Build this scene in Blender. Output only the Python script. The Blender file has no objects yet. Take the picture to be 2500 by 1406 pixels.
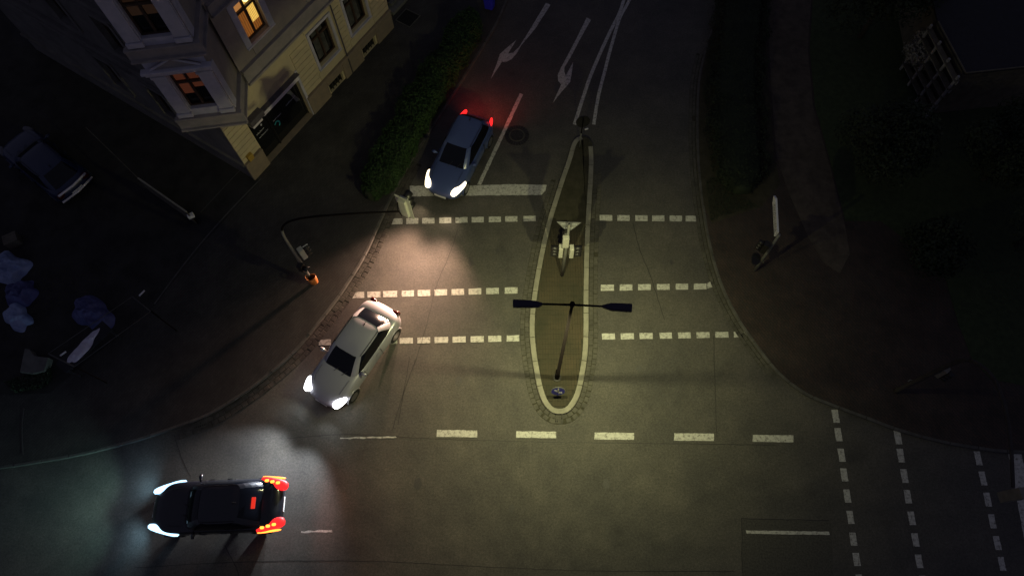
import bpy, bmesh, math, random
from mathutils import Vector, Matrix, noise

random.seed(7)
SC = bpy.context.scene
COL = SC.collection
R_ = math.radians

# ------------------------------------------------------------------ camera
FPX, CAMH = 1700.0, 26.0                       # survey of the photograph: focal length in pixels, drone height in m
_n = Vector((40, 747, FPX)).normalized()       # straight down, seen in the camera's own axes
_X = (Vector((1, 0, 0)) - _n * _n.x).normalized()
_Z = -_n
_Y = _Z.cross(_X)
ROT = Matrix((_X, _Y, _Z))
CAM = Vector((0, 0, CAMH))
cd = bpy.data.cameras.new('camera')
cd.sensor_width = 36
cd.lens = FPX / 2500 * 36
cd.clip_end = 600
cam = bpy.data.objects.new('camera', cd)
COL.objects.link(cam)
cx_, cy_, cz_ = ROT @ Vector((1, 0, 0)), ROT @ Vector((0, -1, 0)), ROT @ Vector((0, 0, -1))
cam.matrix_world = Matrix(((cx_.x, cy_.x, cz_.x, 0), (cx_.y, cy_.y, cz_.y, 0), (cx_.z, cy_.z, cz_.z, CAMH), (0, 0, 0, 1)))
SC.camera = cam

# ------------------------------------------------------------------ night sky and exposure
world = bpy.data.worlds.new('World')
SC.world = world
world.use_nodes = True
_bg = world.node_tree.nodes['Background']
_bg.inputs[0].default_value = (0.60, 0.61, 0.95, 1)
_bg.inputs[1].default_value = 0.078
SC.view_settings.view_transform = 'Standard'
SC.view_settings.look = 'None'
SC.view_settings.exposure = 0
SC.view_settings.gamma = 1
SC.view_settings.use_curve_mapping = False
SC.render.engine = 'CYCLES'
SC.cycles.max_bounces = 5
SC.cycles.sample_clamp_indirect = 3

LAMP_POWER = 1600
LAMP_COL = (0.99, 0.95, 0.47)


# ------------------------------------------------------------------ survey helpers (a mark on the photograph -> a point at height z)
def G(px, py, z=0.0):
    d = ROT @ Vector((px - 1250, py - 703, FPX))
    return CAM + d * ((z - CAMH) / d.z)


# ------------------------------------------------------------------ materials
def mat(name, col, rough=0.8, metal=0.0, var=0.0, scale=4.0, bump=0.0, bscale=30.0, coat=0.0, emit=None, estr=0.0,
        spec=0.5, col2=None, trans=0.0, detail=6.0):
    m = bpy.data.materials.new(name)
    m.use_nodes = True
    nt = m.node_tree
    b = nt.nodes['Principled BSDF']
    b.inputs['Base Color'].default_value = (*col, 1)
    b.inputs['Roughness'].default_value = rough
    b.inputs['Metallic'].default_value = metal
    b.inputs['Specular IOR Level'].default_value = spec
    b.inputs['Coat Weight'].default_value = coat
    b.inputs['Coat Roughness'].default_value = 0.08
    b.inputs['Transmission Weight'].default_value = trans
    if emit:
        b.inputs['Emission Color'].default_value = (*emit, 1)
        b.inputs['Emission Strength'].default_value = estr
    tc = nt.nodes.new('ShaderNodeNewGeometry')
    if var > 0 or col2:
        n = nt.nodes.new('ShaderNodeTexNoise')
        n.inputs['Scale'].default_value = scale
        n.inputs['Detail'].default_value = detail
        n.inputs['Roughness'].default_value = 0.62
        nt.links.new(tc.outputs['Position'], n.inputs['Vector'])
        r = nt.nodes.new('ShaderNodeValToRGB')
        r.color_ramp.elements[0].position = 0.32
        r.color_ramp.elements[1].position = 0.68
        c2 = col2 or tuple(min(1, c * (1 + var)) for c in col)
        c1 = tuple(c * (1 - var) for c in col) if not col2 else col
        r.color_ramp.elements[0].color = (*c1, 1)
        r.color_ramp.elements[1].color = (*c2, 1)
        nt.links.new(n.outputs['Fac'], r.inputs['Fac'])
        nt.links.new(r.outputs['Color'], b.inputs['Base Color'])
    if bump > 0:
        n2 = nt.nodes.new('ShaderNodeTexNoise')
        n2.inputs['Scale'].default_value = bscale
        n2.inputs['Detail'].default_value = 4
        nt.links.new(tc.outputs['Position'], n2.inputs['Vector'])
        bp = nt.nodes.new('ShaderNodeBump')
        bp.inputs['Strength'].default_value = bump
        bp.inputs['Distance'].default_value = 0.02
        nt.links.new(n2.outputs['Fac'], bp.inputs['Height'])
        nt.links.new(bp.outputs['Normal'], b.inputs['Normal'])
    return m


def asphalt_mat():
    m = mat('asphalt', (0.07, 0.068, 0.06), rough=0.82)
    nt = m.node_tree
    b = nt.nodes['Principled BSDF']
    tc = nt.nodes.new('ShaderNodeNewGeometry')

    def nz(scale, detail, rough=0.6):
        n = nt.nodes.new('ShaderNodeTexNoise')
        n.inputs['Scale'].default_value = scale
        n.inputs['Detail'].default_value = detail
        n.inputs['Roughness'].default_value = rough
        nt.links.new(tc.outputs['Position'], n.inputs['Vector'])
        return n

    def mix(kind, a, c, f):
        x = nt.nodes.new('ShaderNodeMix')
        x.data_type = 'RGBA'
        x.blend_type = kind
        x.inputs['Factor'].default_value = f
        nt.links.new(a, x.inputs[6])
        nt.links.new(c, x.inputs[7])
        return x.outputs[2]

    def ramp(src, p0, p1, v0, v1):
        r = nt.nodes.new('ShaderNodeValToRGB')
        r.color_ramp.elements[0].position = p0
        r.color_ramp.elements[1].position = p1
        r.color_ramp.elements[0].color = (*v0, 1)
        r.color_ramp.elements[1].color = (*v1, 1)
        nt.links.new(src, r.inputs['Fac'])
        return r.outputs['Color']
    big = ramp(nz(0.22, 5).outputs['Fac'], 0.3, 0.7, (0.066, 0.064, 0.057), (0.094, 0.089, 0.077))
    mid = ramp(nz(1.7, 6, 0.7).outputs['Fac'], 0.3, 0.75, (0.80, 0.80, 0.80), (1.1, 1.1, 1.1))
    fine = ramp(nz(45, 3, 0.8).outputs['Fac'], 0.28, 0.75, (0.5, 0.5, 0.5), (1.5, 1.5, 1.5))
    stain = ramp(nz(0.7, 3, 0.5).outputs['Fac'], 0.62, 0.74, (1, 1, 1), (0.72, 0.72, 0.74))
    c = mix('MULTIPLY', big, mid, 1)
    c = mix('MULTIPLY', c, fine, 1)
    c = mix('MULTIPLY', c, stain, 0.8)
    grain = ramp(nz(13, 4, 0.85).outputs['Fac'], 0.36, 0.66, (0.68, 0.68, 0.68), (1.3, 1.3, 1.3))
    c = mix('MULTIPLY', c, grain, 1)
    blotch = ramp(nz(0.45, 7, 0.75).outputs['Fac'], 0.4, 0.62, (0.84, 0.84, 0.86), (1.12, 1.1, 1.06))
    c = mix('MULTIPLY', c, blotch, 1)
    nt.links.new(c, b.inputs['Base Color'])
    bp = nt.nodes.new('ShaderNodeBump')
    bp.inputs['Strength'].default_value = 0.35
    bp.inputs['Distance'].default_value = 0.01
    nt.links.new(nz(60, 3).outputs['Fac'], bp.inputs['Height'])
    nt.links.new(bp.outputs['Normal'], b.inputs['Normal'])
    return m


def paving_mat(name, c1, c2, mortar, bw, bh, rot=0.0, ms=0.06):
    m = mat(name, c1, rough=0.9)
    nt = m.node_tree
    b = nt.nodes['Principled BSDF']
    tc = nt.nodes.new('ShaderNodeNewGeometry')
    mp = nt.nodes.new('ShaderNodeMapping')
    mp.inputs['Rotation'].default_value[2] = rot
    nt.links.new(tc.outputs['Position'], mp.inputs['Vector'])
    br = nt.nodes.new('ShaderNodeTexBrick')
    br.inputs['Color1'].default_value = (*c1, 1)
    br.inputs['Color2'].default_value = (*c2, 1)
    br.inputs['Mortar'].default_value = (*mortar, 1)
    br.inputs['Scale'].default_value = 1.0
    br.inputs['Mortar Size'].default_value = ms * bh
    br.inputs['Brick Width'].default_value = bw
    br.inputs['Row Height'].default_value = bh
    nt.links.new(mp.outputs['Vector'], br.inputs['Vector'])
    n = nt.nodes.new('ShaderNodeTexNoise')
    n.inputs['Scale'].default_value = 0.9
    n.inputs['Detail'].default_value = 8
    n.inputs['Roughness'].default_value = 0.7
    nt.links.new(tc.outputs['Position'], n.inputs['Vector'])
    r = nt.nodes.new('ShaderNodeValToRGB')
    r.color_ramp.elements[0].position = 0.3
    r.color_ramp.elements[1].position = 0.7
    r.color_ramp.elements[0].color = (0.55, 0.55, 0.55, 1)
    r.color_ramp.elements[1].color = (1.25, 1.25, 1.25, 1)
    nt.links.new(n.outputs['Fac'], r.inputs['Fac'])
    x = nt.nodes.new('ShaderNodeMix')
    x.data_type = 'RGBA'
    x.blend_type = 'MULTIPLY'
    x.inputs['Factor'].default_value = 1
    nt.links.new(br.outputs['Color'], x.inputs[6])
    nt.links.new(r.outputs['Color'], x.inputs[7])
    nt.links.new(x.outputs[2], b.inputs['Base Color'])
    bp = nt.nodes.new('ShaderNodeBump')
    bp.inputs['Strength'].default_value = 0.6
    bp.inputs['Distance'].default_value = 0.01
    bp.invert = True
    nt.links.new(br.outputs['Fac'], bp.inputs['Height'])
    nt.links.new(bp.outputs['Normal'], b.inputs['Normal'])
    return m


def marking_mat():
    m = mat('road_paint', (0.5, 0.5, 0.46), rough=0.7)
    nt = m.node_tree
    b = nt.nodes['Principled BSDF']
    tc = nt.nodes.new('ShaderNodeNewGeometry')
    n = nt.nodes.new('ShaderNodeTexNoise')
    n.inputs['Scale'].default_value = 9
    n.inputs['Detail'].default_value = 9
    n.inputs['Roughness'].default_value = 0.75
    nt.links.new(tc.outputs['Position'], n.inputs['Vector'])
    r = nt.nodes.new('ShaderNodeValToRGB')
    r.color_ramp.elements[0].position = 0.35
    r.color_ramp.elements[0].color = (0.11, 0.105, 0.09, 1)
    r.color_ramp.elements[1].position = 0.50
    r.color_ramp.elements[1].color = (0.46, 0.46, 0.42, 1)
    e = r.color_ramp.elements.new(0.7)
    e.color = (0.56, 0.56, 0.51, 1)
    nt.links.new(n.outputs['Fac'], r.inputs['Fac'])
    nt.links.new(r.outputs['Color'], b.inputs['Base Color'])
    return m


M = {}
M['asphalt'] = asphalt_mat()
M['paint_white'] = marking_mat()
M['crack'] = mat('bitumen', (0.018, 0.017, 0.016), 0.6, var=0.3)
M['soil'] = mat('soil', (0.03, 0.026, 0.02), 0.95, var=0.5, scale=2, bump=0.5)
M['grass_soil'] = mat('turf', (0.018, 0.032, 0.010), 0.95, col2=(0.04, 0.055, 0.02), scale=5, bump=0.8, bscale=40)
M['yard'] = mat('yard_gravel', (0.02, 0.019, 0.018), 0.95, var=0.5, scale=1.2, bump=0.4)
M['pave'] = paving_mat('pavement_bricks', (0.046, 0.043, 0.039), (0.036, 0.034, 0.031), (0.015, 0.014, 0.013), 0.2, 0.1, R_(-57))
M['pave_red'] = paving_mat('red_pavement_bricks', (0.050, 0.033, 0.026), (0.036, 0.028, 0.024), (0.013, 0.012, 0.011), 0.2, 0.1, R_(60))
M['path'] = mat('path_gravel', (0.060, 0.048, 0.038), 0.95, var=0.35, scale=2.5, bump=0.4)
M['brick'] = mat('clay_paver', (0.060, 0.047, 0.026), 0.9, col2=(0.026, 0.027, 0.015), scale=0.8, bump=0.3)
M['joint_sand'] = mat('joint_sand', (0.034, 0.032, 0.020), 0.95, var=0.4, scale=8)
M['moss'] = mat('mossy_earth', (0.022, 0.021, 0.010), 0.95, col2=(0.045, 0.040, 0.024), scale=3, bump=0.6)
M['kerb'] = mat('kerb_concrete', (0.28, 0.27, 0.22), 0.85, col2=(0.17, 0.165, 0.135), scale=2.2, bump=0.4)
M['kerb_dim'] = mat('dark_kerb', (0.07, 0.068, 0.062), 0.85, var=0.3, scale=3, bump=0.4)  # kerb concrete in a darker tone
M['sett'] = mat('granite_sett', (0.066, 0.063, 0.052), 0.85, var=0.35, scale=2.5, bump=0.4)
M['sett_old'] = mat('worn_sett', (0.055, 0.05, 0.042), 0.9, var=0.45, scale=3, bump=0.4)
M['iron'] = mat('cast_iron', (0.035, 0.033, 0.03), 0.6, metal=0.5, var=0.3, scale=10)
M['pit'] = mat('drain_pit', (0.002, 0.002, 0.002), 1)
M['leaf'] = mat('hedge_leaf', (0.009, 0.028, 0.004), 0.85, col2=(0.020, 0.055, 0.008), scale=1.5)
M['leaf_dark'] = mat('shrub_leaf', (0.009, 0.016, 0.006), 0.85, col2=(0.016, 0.027, 0.010), scale=1.5)
M['leaf_pale'] = mat('pale_blossom_leaf', (0.16, 0.16, 0.14), 0.8, col2=(0.28, 0.27, 0.25), scale=1.5)
M['bark'] = mat('bark', (0.05, 0.04, 0.03), 0.95, var=0.4, bump=0.6)
M['pole'] = mat('galvanised_pole', (0.17, 0.17, 0.155), 0.5, metal=0.25, var=0.15, scale=8)
M['pole_dark'] = mat('dark_pole_paint', (0.007, 0.005, 0.005), 0.8, spec=0.1)
M['pole_dim'] = mat('dim_mast_pole', (0.05, 0.045, 0.04), 0.8, spec=0.2, var=0.2)  # darker pole copy; the lower right mast's dim light is in its colour
M['shell_dim'] = mat('dim_signal_shell', (0.16, 0.15, 0.12), 0.7, var=0.2)  # darker shell copy, dim light of that mast put into the colour
M['lamp_body'] = mat('lamp_housing', (0.015, 0.011, 0.028), 0.5)
M['led'] = mat('led_panel', (0.9, 0.9, 0.9), 0.4, emit=LAMP_COL, estr=12)
M['black'] = mat('black_plastic', (0.012, 0.011, 0.011), 0.45)
M['sig_white'] = mat('signal_shell', (0.38, 0.38, 0.33), 0.5, var=0.12, scale=9)
M['sig_edge'] = mat('white_visor_rim', (0.7, 0.7, 0.66), 0.5)
M['alu'] = mat('sign_back_alu', (0.42, 0.43, 0.44), 0.35, metal=0.6, var=0.15, scale=6)
M['sign_blue'] = mat('sign_blue', (0.03, 0.03, 0.32), 0.4)
M['sign_white'] = mat('sign_white', (0.7, 0.7, 0.7), 0.5, var=0.1)
M['orange'] = mat('orange_bin', (0.50, 0.17, 0.04), 0.5, var=0.1)
M['bin_blue'] = mat('blue_bin', (0.02, 0.03, 0.62), 0.4, coat=0.3)
M['stucco'] = mat('cream_stucco', (0.58, 0.49, 0.29), 0.9, col2=(0.48, 0.41, 0.26), scale=1.6, bump=0.15)
M['stucco_up'] = mat('grey_stucco', (0.34, 0.29, 0.24), 0.9, col2=(0.24, 0.21, 0.19), scale=1.4, bump=0.2)
M['plinth'] = mat('plinth_stone', (0.27, 0.21, 0.14), 0.9, col2=(0.20, 0.16, 0.12), scale=3, bump=0.3)
M['stone'] = mat('moulding_stone', (0.33, 0.29, 0.27), 0.85, col2=(0.24, 0.22, 0.21), scale=2.5, bump=0.25)
M['stone_pale'] = mat('window_surround', (0.56, 0.53, 0.58), 0.8, col2=(0.42, 0.41, 0.46), scale=3, bump=0.15)
M['grime'] = mat('grimy_zinc', (0.09, 0.08, 0.09), 0.7, var=0.3)
M['frame_wood'] = mat('dark_window_frame', (0.05, 0.028, 0.016), 0.6)
M['glass_dark'] = mat('dark_window_glass', (0.010, 0.011, 0.012), 0.08, spec=0.6)
M['curtain'] = mat('net_curtain', (0.10, 0.10, 0.085), 0.9, col2=(0.03, 0.03, 0.03), scale=3)
M['roof'] = mat('dark_roof_sheet', (0.012, 0.012, 0.016), 0.8, var=0.3)
M['fascia'] = mat('white_fascia', (0.72, 0.68, 0.70), 0.6, var=0.08)
M['teal'] = mat('teal_print', (0.05, 0.42, 0.40), 0.5)
M['letter'] = mat('white_print', (0.6, 0.6, 0.6), 0.5)
M['tarp'] = mat('pale_blue_tarpaulin', (0.16, 0.22, 0.40), 0.6, col2=(0.28, 0.33, 0.50), scale=2)
M['tarp_dark'] = mat('navy_tarpaulin', (0.045, 0.05, 0.16), 0.6, col2=(0.09, 0.10, 0.24), scale=2)
M['sheet_white'] = mat('white_sheet', (0.55, 0.53, 0.62), 0.7, var=0.15)
M['wood_pale'] = mat('weathered_timber', (0.24, 0.235, 0.23), 0.85, var=0.25, scale=3)
M['wood_dull'] = mat('dull_wood', (0.09, 0.08, 0.06), 0.9, var=0.3, scale=3)
M['slab'] = mat('pale_slab', (0.11, 0.11, 0.10), 0.9, var=0.3, scale=2)
M['tyre'] = mat('tyre_rubber', (0.012, 0.012, 0.012), 0.9)
M['rim'] = mat('alloy_rim', (0.35, 0.35, 0.36), 0.35, metal=0.9)
M['car_glass'] = mat('car_glass', (0.004, 0.005, 0.008), 0.1, spec=0.35)
M['chrome'] = mat('bright_trim', (0.62, 0.62, 0.68), 0.22, metal=0.9)
M['plate'] = mat('number_plate', (0.7, 0.7, 0.68), 0.5)
M['silver'] = mat('silver_paint', (0.42, 0.42, 0.46), 0.35, metal=0.35, coat=0.6)
M['blue'] = mat('blue_paint', (0.07, 0.105, 0.25), 0.4, metal=0.2, coat=0.6)
M['blackcar'] = mat('black_paint', (0.008, 0.009, 0.014), 0.35, coat=0.5)
M['navy'] = mat('navy_paint', (0.010, 0.018, 0.06), 0.4, coat=0.2)
M['stucco_yard'] = mat('shaded_stucco', (0.16, 0.15, 0.14), 0.9, col2=(0.09, 0.085, 0.08), scale=1.2, bump=0.2)  # darker stucco copy; shade of the yard side is put into its colour


def emis(name, col, s):
    return mat(name, (0.0, 0.0, 0.0), 0.5, emit=col, estr=s)


M['hl_warm'] = emis('lit_headlight_warm', (1, 0.84, 0.55), 3.5)
M['hl_cool'] = emis('lit_headlight_cool', (0.95, 0.96, 1), 14)
M['hl_ice'] = emis('lit_headlight_ice', (0.42, 0.72, 1), 2.6)
M['tl_red'] = emis('lit_tail_lamp', (1, 0.02, 0.02), 1.6)
M['tl_hot'] = emis('lit_tail_lamp_edge', (1, 0.25, 0.03), 4.0)
M['tl_bar'] = emis('lit_brake_bar', (1, 0.04, 0.02), 0.8)
M['tl_off'] = mat('tail_lamp_off', (0.05, 0.005, 0.004), 0.2)
M['amber'] = emis('amber_indicator', (1, 0.75, 0.05), 3)
M['hl_off'] = mat('headlight_off', (0.07, 0.07, 0.09), 0.3)
M['win_gold'] = emis('lit_curtain_gold', (1, 0.60, 0.12), 0.95)
M['win_amber'] = emis('lit_room_amber', (1, 0.33, 0.06), 0.22)
M['win_lamp'] = emis('room_lamp', (1, 0.75, 0.3), 2.4)
M['win_red'] = emis('dim_red_curtain', (1, 0.28, 0.14), 0.055)
M['win_brown'] = emis('brown_pane_glow', (0.9, 0.45, 0.25), 0.014)  # faint emission stands in for a blurred reflection in the upper bay pane
for nm_, sc_ in (('win_gold', 9.0), ('win_amber', 6.0), ('win_red', 8.0)):
    nt_ = M[nm_].node_tree
    b_ = nt_.nodes['Principled BSDF']
    g_ = nt_.nodes.new('ShaderNodeNewGeometry')
    w_ = nt_.nodes.new('ShaderNodeTexWave')
    w_.inputs['Scale'].default_value = sc_
    w_.inputs['Distortion'].default_value = 2.5
    w_.inputs['Detail'].default_value = 3
    nt_.links.new(g_.outputs['Position'], w_.inputs['Vector'])
    mr_ = nt_.nodes.new('ShaderNodeMapRange')
    k_ = b_.inputs['Emission Strength'].default_value
    mr_.inputs['To Min'].default_value = k_ * 0.45
    mr_.inputs['To Max'].default_value = k_ * 1.15
    nt_.links.new(w_.outputs['Fac'], mr_.inputs['Value'])
    nt_.links.new(mr_.outputs['Result'], b_.inputs['Emission Strength'])


# ------------------------------------------------------------------ object helpers
def obj(name, verts, faces, m, parent=None, smooth=False):
    me = bpy.data.meshes.new(name)
    me.from_pydata([tuple(v) for v in verts], [], faces)
    me.update()
    if smooth:
        for p in me.polygons:
            p.use_smooth = True
    if m:
        me.materials.append(m)
    o = bpy.data.objects.new(name, me)
    COL.objects.link(o)
    if parent:
        o.parent = parent
    return o


class MB:
    def __init__(s):
        s.v, s.f = [], []

    def add(s, vs, fs):
        k = len(s.v)
        s.v += [Vector(v) for v in vs]
        s.f += [tuple(i + k for i in f) for f in fs]

    def box(s, x0, x1, y0, y1, z0, z1, T=None):
        vs = [Vector((x, y, z)) for z in (z0, z1) for y in (y0, y1) for x in (x0, x1)]
        if T is not None:
            vs = [T @ v for v in vs]
        s.add(vs, [(0, 2, 3, 1), (4, 5, 7, 6), (0, 1, 5, 4), (2, 6, 7, 3), (0, 4, 6, 2), (1, 3, 7, 5)])

    def prism(s, pts, z0, z1):
        n = len(pts)
        s.add([(p[0], p[1], z0) for p in pts] + [(p[0], p[1], z1) for p in pts],
              [tuple(range(n - 1, -1, -1)), tuple(range(n, 2 * n))] + [(i, (i + 1) % n, n + (i + 1) % n, n + i) for i in range(n)])

    def tube(s, pts, r, seg=10, cap=True):
        pts = [Vector(p) for p in pts]
        rs = r if isinstance(r, (list, tuple)) else [r] * len(pts)
        rings, up = [], None
        for i, p in enumerate(pts):
            t = (pts[min(i + 1, len(pts) - 1)] - pts[max(i - 1, 0)]).normalized()
            if up is None:
                up = Vector((0, 0, 1)) if abs(t.z) < 0.9 else Vector((1, 0, 0))
            a = t.cross(up).normalized()
            b = a.cross(t).normalized()
            up = b
            rings.append([p + (a * math.cos(q) + b * math.sin(q)) * rs[i] for q in [2 * math.pi * k / seg for k in range(seg)]])
        vs = [v for rg in rings for v in rg]
        fs = [(i * seg + k, i * seg + (k + 1) % seg, (i + 1) * seg + (k + 1) % seg, (i + 1) * seg + k)
              for i in range(len(pts) - 1) for k in range(seg)]
        if cap:
            fs += [tuple(range(seg - 1, -1, -1)), tuple(range((len(pts) - 1) * seg, len(pts) * seg))]
        s.add(vs, fs)

    def done(s, name, m, parent=None, smooth=False):
        return obj(name, s.v, s.f, m, parent, smooth)


def empty(name, loc=(0, 0, 0), rz=0.0):
    o = bpy.data.objects.new(name, None)
    o.location = loc
    o.rotation_euler = (0, 0, rz)
    o.empty_display_size = 0.3
    COL.objects.link(o)
    return o


def tag(o, label=None, cat=None, group=None, kind=None):
    if label:
        o['label'] = label
    if cat:
        o['category'] = cat
    if group:
        o['group'] = group
    if kind:
        o['kind'] = kind
    return o


def struct(o):
    o['kind'] = 'structure'
    return o


def bevel(o, w=0.02, seg=2):
    b = o.modifiers.new('bevel', 'BEVEL')
    b.width = w
    b.segments = seg
    b.limit_method = 'ANGLE'
    return o


def share(o, parent):
    c = o.copy()
    COL.objects.link(c)
    c.parent = parent
    return c


def smooth_line(pts, step=0.25):
    """Catmull-Rom through points, resampled at equal steps"""
    P = [Vector(p) for p in pts]
    P = [P[0] * 2 - P[1]] + P + [P[-1] * 2 - P[-2]]
    out = []
    for i in range(1, len(P) - 2):
        for k in range(12):
            t = k / 12
            a, b, c, d = P[i - 1], P[i], P[i + 1], P[i + 2]
            out.append(0.5 * ((2 * b) + (c - a) * t + (2 * a - 5 * b + 4 * c - d) * t * t + (3 * b - a - 3 * c + d) * t ** 3))
    out.append(P[-2])
    res, acc = [out[0]], 0.0
    for i in range(1, len(out)):
        seg = (out[i] - out[i - 1]).length
        while acc + seg >= step:
            t = (step - acc) / seg
            q = out[i - 1].lerp(out[i], t)
            res.append(q)
            out[i - 1] = q
            seg = (out[i] - q).length
            acc = 0
        acc += seg
    return res


def offset(line, d):
    """positive d = to the left of travel"""
    out = []
    for i, p in enumerate(line):
        t = line[min(i + 1, len(line) - 1)] - line[max(i - 1, 0)]
        n = Vector((-t.y, t.x, 0)).normalized()
        out.append(p + n * d)
    return out


def strip(name, line, d0, d1, z, m, parent=None):
    a, b = offset(line, d0), offset(line, d1)
    n = len(line)
    vs = [(p.x, p.y, z) for p in a] + [(p.x, p.y, z) for p in b]
    return obj(name, vs, [(i, i + 1, n + i + 1, n + i) for i in range(n - 1)], m, parent)


def inside(x, y, poly):
    c, j = False, len(poly) - 1
    for i in range(len(poly)):
        xi, yi, xj, yj = poly[i][0], poly[i][1], poly[j][0], poly[j][1]
        if (yi > y) != (yj > y) and x < (xj - xi) * (y - yi) / (yj - yi) + xi:
            c = not c
        j = i
    return c


def slab(name, poly, z0, z1, m):
    """a raised paved area, triangulated from its outline"""
    bm = bmesh.new()
    top = [bm.verts.new((p[0], p[1], z1)) for p in poly]
    f = bm.faces.new(top)
    if f.normal.z < 0:
        f.normal_flip()
    bm.normal_update()
    if f.normal.z < 0:
        bmesh.ops.reverse_faces(bm, faces=[f])
    bot = [bm.verts.new((p[0], p[1], z0)) for p in poly]
    n = len(poly)
    for i in range(n):
        bm.faces.new((top[i], top[(i + 1) % n], bot[(i + 1) % n], bot[i]))
    bmesh.ops.triangulate(bm, faces=[f])
    me = bpy.data.meshes.new(name)
    bm.to_mesh(me)
    bm.free()
    me.materials.append(m)
    o = bpy.data.objects.new(name, me)
    COL.objects.link(o)
    return o


# ------------------------------------------------------------------ ground, road
ground = struct(obj('ground', [(-160, -120, -0.05), (160, -120, -0.05), (160, 200, -0.05), (-160, 200, -0.05)], [(0, 1, 2, 3)], M['soil']))
road = struct(obj('road', [(-45, -30, 0), (45, -30, 0), (45, 60, 0), (-45, 60, 0)], [(0, 1, 2, 3)], M['asphalt']))
KH = 0.12


def gl(pts, z=0.0):
    return [G(x, y, z) for x, y in pts]


left_kerb = smooth_line(gl([(1262, -60), (1215, 55), (1140, 180), (1062, 305), (1000, 402), (971, 454), (942, 513), (902, 603), (875, 653), (853, 687), (832, 719), (808, 751), (778, 790),
                            (735, 843), (682, 894), (620, 943), (560, 983), (505, 1015), (440, 1040), (330, 1077), (200, 1110), (100, 1128), (0, 1143), (-200, 1165), (-600, 1190)], KH), 0.25)
right_kerb = smooth_line(gl([(1775, -60), (1757, 0), (1740, 60), (1718, 130), (1704, 200), (1700, 300), (1703, 400), (1714, 500), (1731, 600),
                             (1757, 690), (1795, 770), (1845, 845), (1900, 912), (1965, 962), (2035, 992), (2110, 1020), (2190, 1050), (2290, 1078), (2390, 1096), (2500, 1106), (2900, 1115)], KH), 0.25)


def kerb(line, side, w, zt, name, m, stone_len=4, gap=0.012, chip=None):
    """line = the face next to the carriageway; stones lie on 'side' of it"""
    par = struct(strip(name, line, side * 0.004, side * (w - 0.004), zt - 0.03, M['joint_sand']))
    k = 0
    i = 0
    while i + stone_len < len(line):
        seg = line[i:i + stone_len + 1]
        a, b = offset(seg, 0), offset(seg, side * w)
        t0 = (seg[1] - seg[0]).normalized() * gap
        t1 = (seg[-1] - seg[-2]).normalized() * gap
        a[0] = a[0] + t0; b[0] = b[0] + t0; a[-1] = a[-1] - t1; b[-1] = b[-1] - t1
        dz = random.uniform(-0.006, 0.006)
        n = len(a)
        mb = MB()
        vs = []
        for q in range(n):
            e = (b[q] - a[q]).normalized()
            vs += [(a[q].x, a[q].y, -0.02), (a[q].x, a[q].y, zt + dz - 0.015), (a[q].x + e.x * 0.018, a[q].y + e.y * 0.018, zt + dz),
                   (b[q].x, b[q].y, zt + dz), (b[q].x, b[q].y, -0.02)]
        fs = [(q * 5 + c, q * 5 + c + 1, (q + 1) * 5 + c + 1, (q + 1) * 5 + c) for q in range(n - 1) for c in range(4)]
        fs += [(0, 1, 2, 3, 4), tuple((n - 1) * 5 + c for c in (4, 3, 2, 1, 0))]
        mb.add(vs, fs)
        mb.done('kerb_stone', m, par)
        i += stone_len
        k += 1
    return par


def setts(line, side, rows, sl, sw, name, m, z=0.006, lim=290, i0=0, i1=None, jit=0.02, start=0.01):
    """rows of setts laid along a kerb line (already offset), each sett its own block"""
    par = struct(strip(name, line[i0:i1 - 4], side * start, side * (start + rows * (sw + 0.012)), 0.004, M['joint_sand']))
    L = smooth_line([Vector((p.x, p.y, 0)) for p in line[i0:i1:3]], sl)
    proto = []
    for v in range(5):
        mb = MB()
        hx, hy, h = sl / 2 - 0.008, sw / 2 - 0.008, 0.012
        a = [(-hx, -hy), (hx, -hy), (hx, hy), (-hx, hy)]
        a = [(x + random.uniform(-jit, jit) * 0.5, y + random.uniform(-jit, jit) * 0.5) for x, y in a]
        c = [(x * 0.86, y * 0.86) for x, y in a]
        mb.add([(x, y, -0.005) for x, y in a] + [(x, y, h * 0.6) for x, y in a] + [(x, y, h) for x, y in c],
               [(0, 1, 5, 4), (1, 2, 6, 5), (2, 3, 7, 6), (3, 0, 4, 7), (4, 5, 9, 8), (5, 6, 10, 9), (6, 7, 11, 10), (7, 4, 8, 11), (8, 9, 10, 11)])
        proto.append(mb)
    meshes, rest, cnt = [None] * 5, MB(), 0
    for r in range(rows):
        for i in range(len(L) - 1):
            t = (L[i + 1] - L[i]).normalized()
            n = Vector((-t.y, t.x, 0)) * side
            sh = 0.5 * (r % 2)
            p = L[i].lerp(L[i + 1], 0.5) + t * sl * sh + n * (start + 0.006 + (r + 0.5) * (sw + 0.01))
            rz = math.atan2(t.y, t.x) + random.uniform(-0.05, 0.05)
            v = random.randrange(5)
            if random.random() < 0.006:
                continue
            loc = Vector((p.x, p.y, z + random.uniform(-0.003, 0.003)))
            if cnt < lim:
                if meshes[v] is None:
                    o = proto[v].done('sett', m, par)
                    meshes[v] = o.data
                else:
                    o = bpy.data.objects.new('sett', meshes[v])
                    COL.objects.link(o)
                    o.parent = par
                o.location = loc
                o.rotation_euler = (0, 0, rz)
                cnt += 1
            else:
                T = Matrix.Translation(loc) @ Matrix.Rotation(rz, 4, 'Z')
                rest.add([T @ x for x in proto[v].v], proto[v].f)
    if rest.v:
        rest.done('small_setts', m, par)['kind'] = 'stuff'
    return par


def near(line, p):
    return min(range(len(line)), key=lambda i: (line[i] - p).length)


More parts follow.
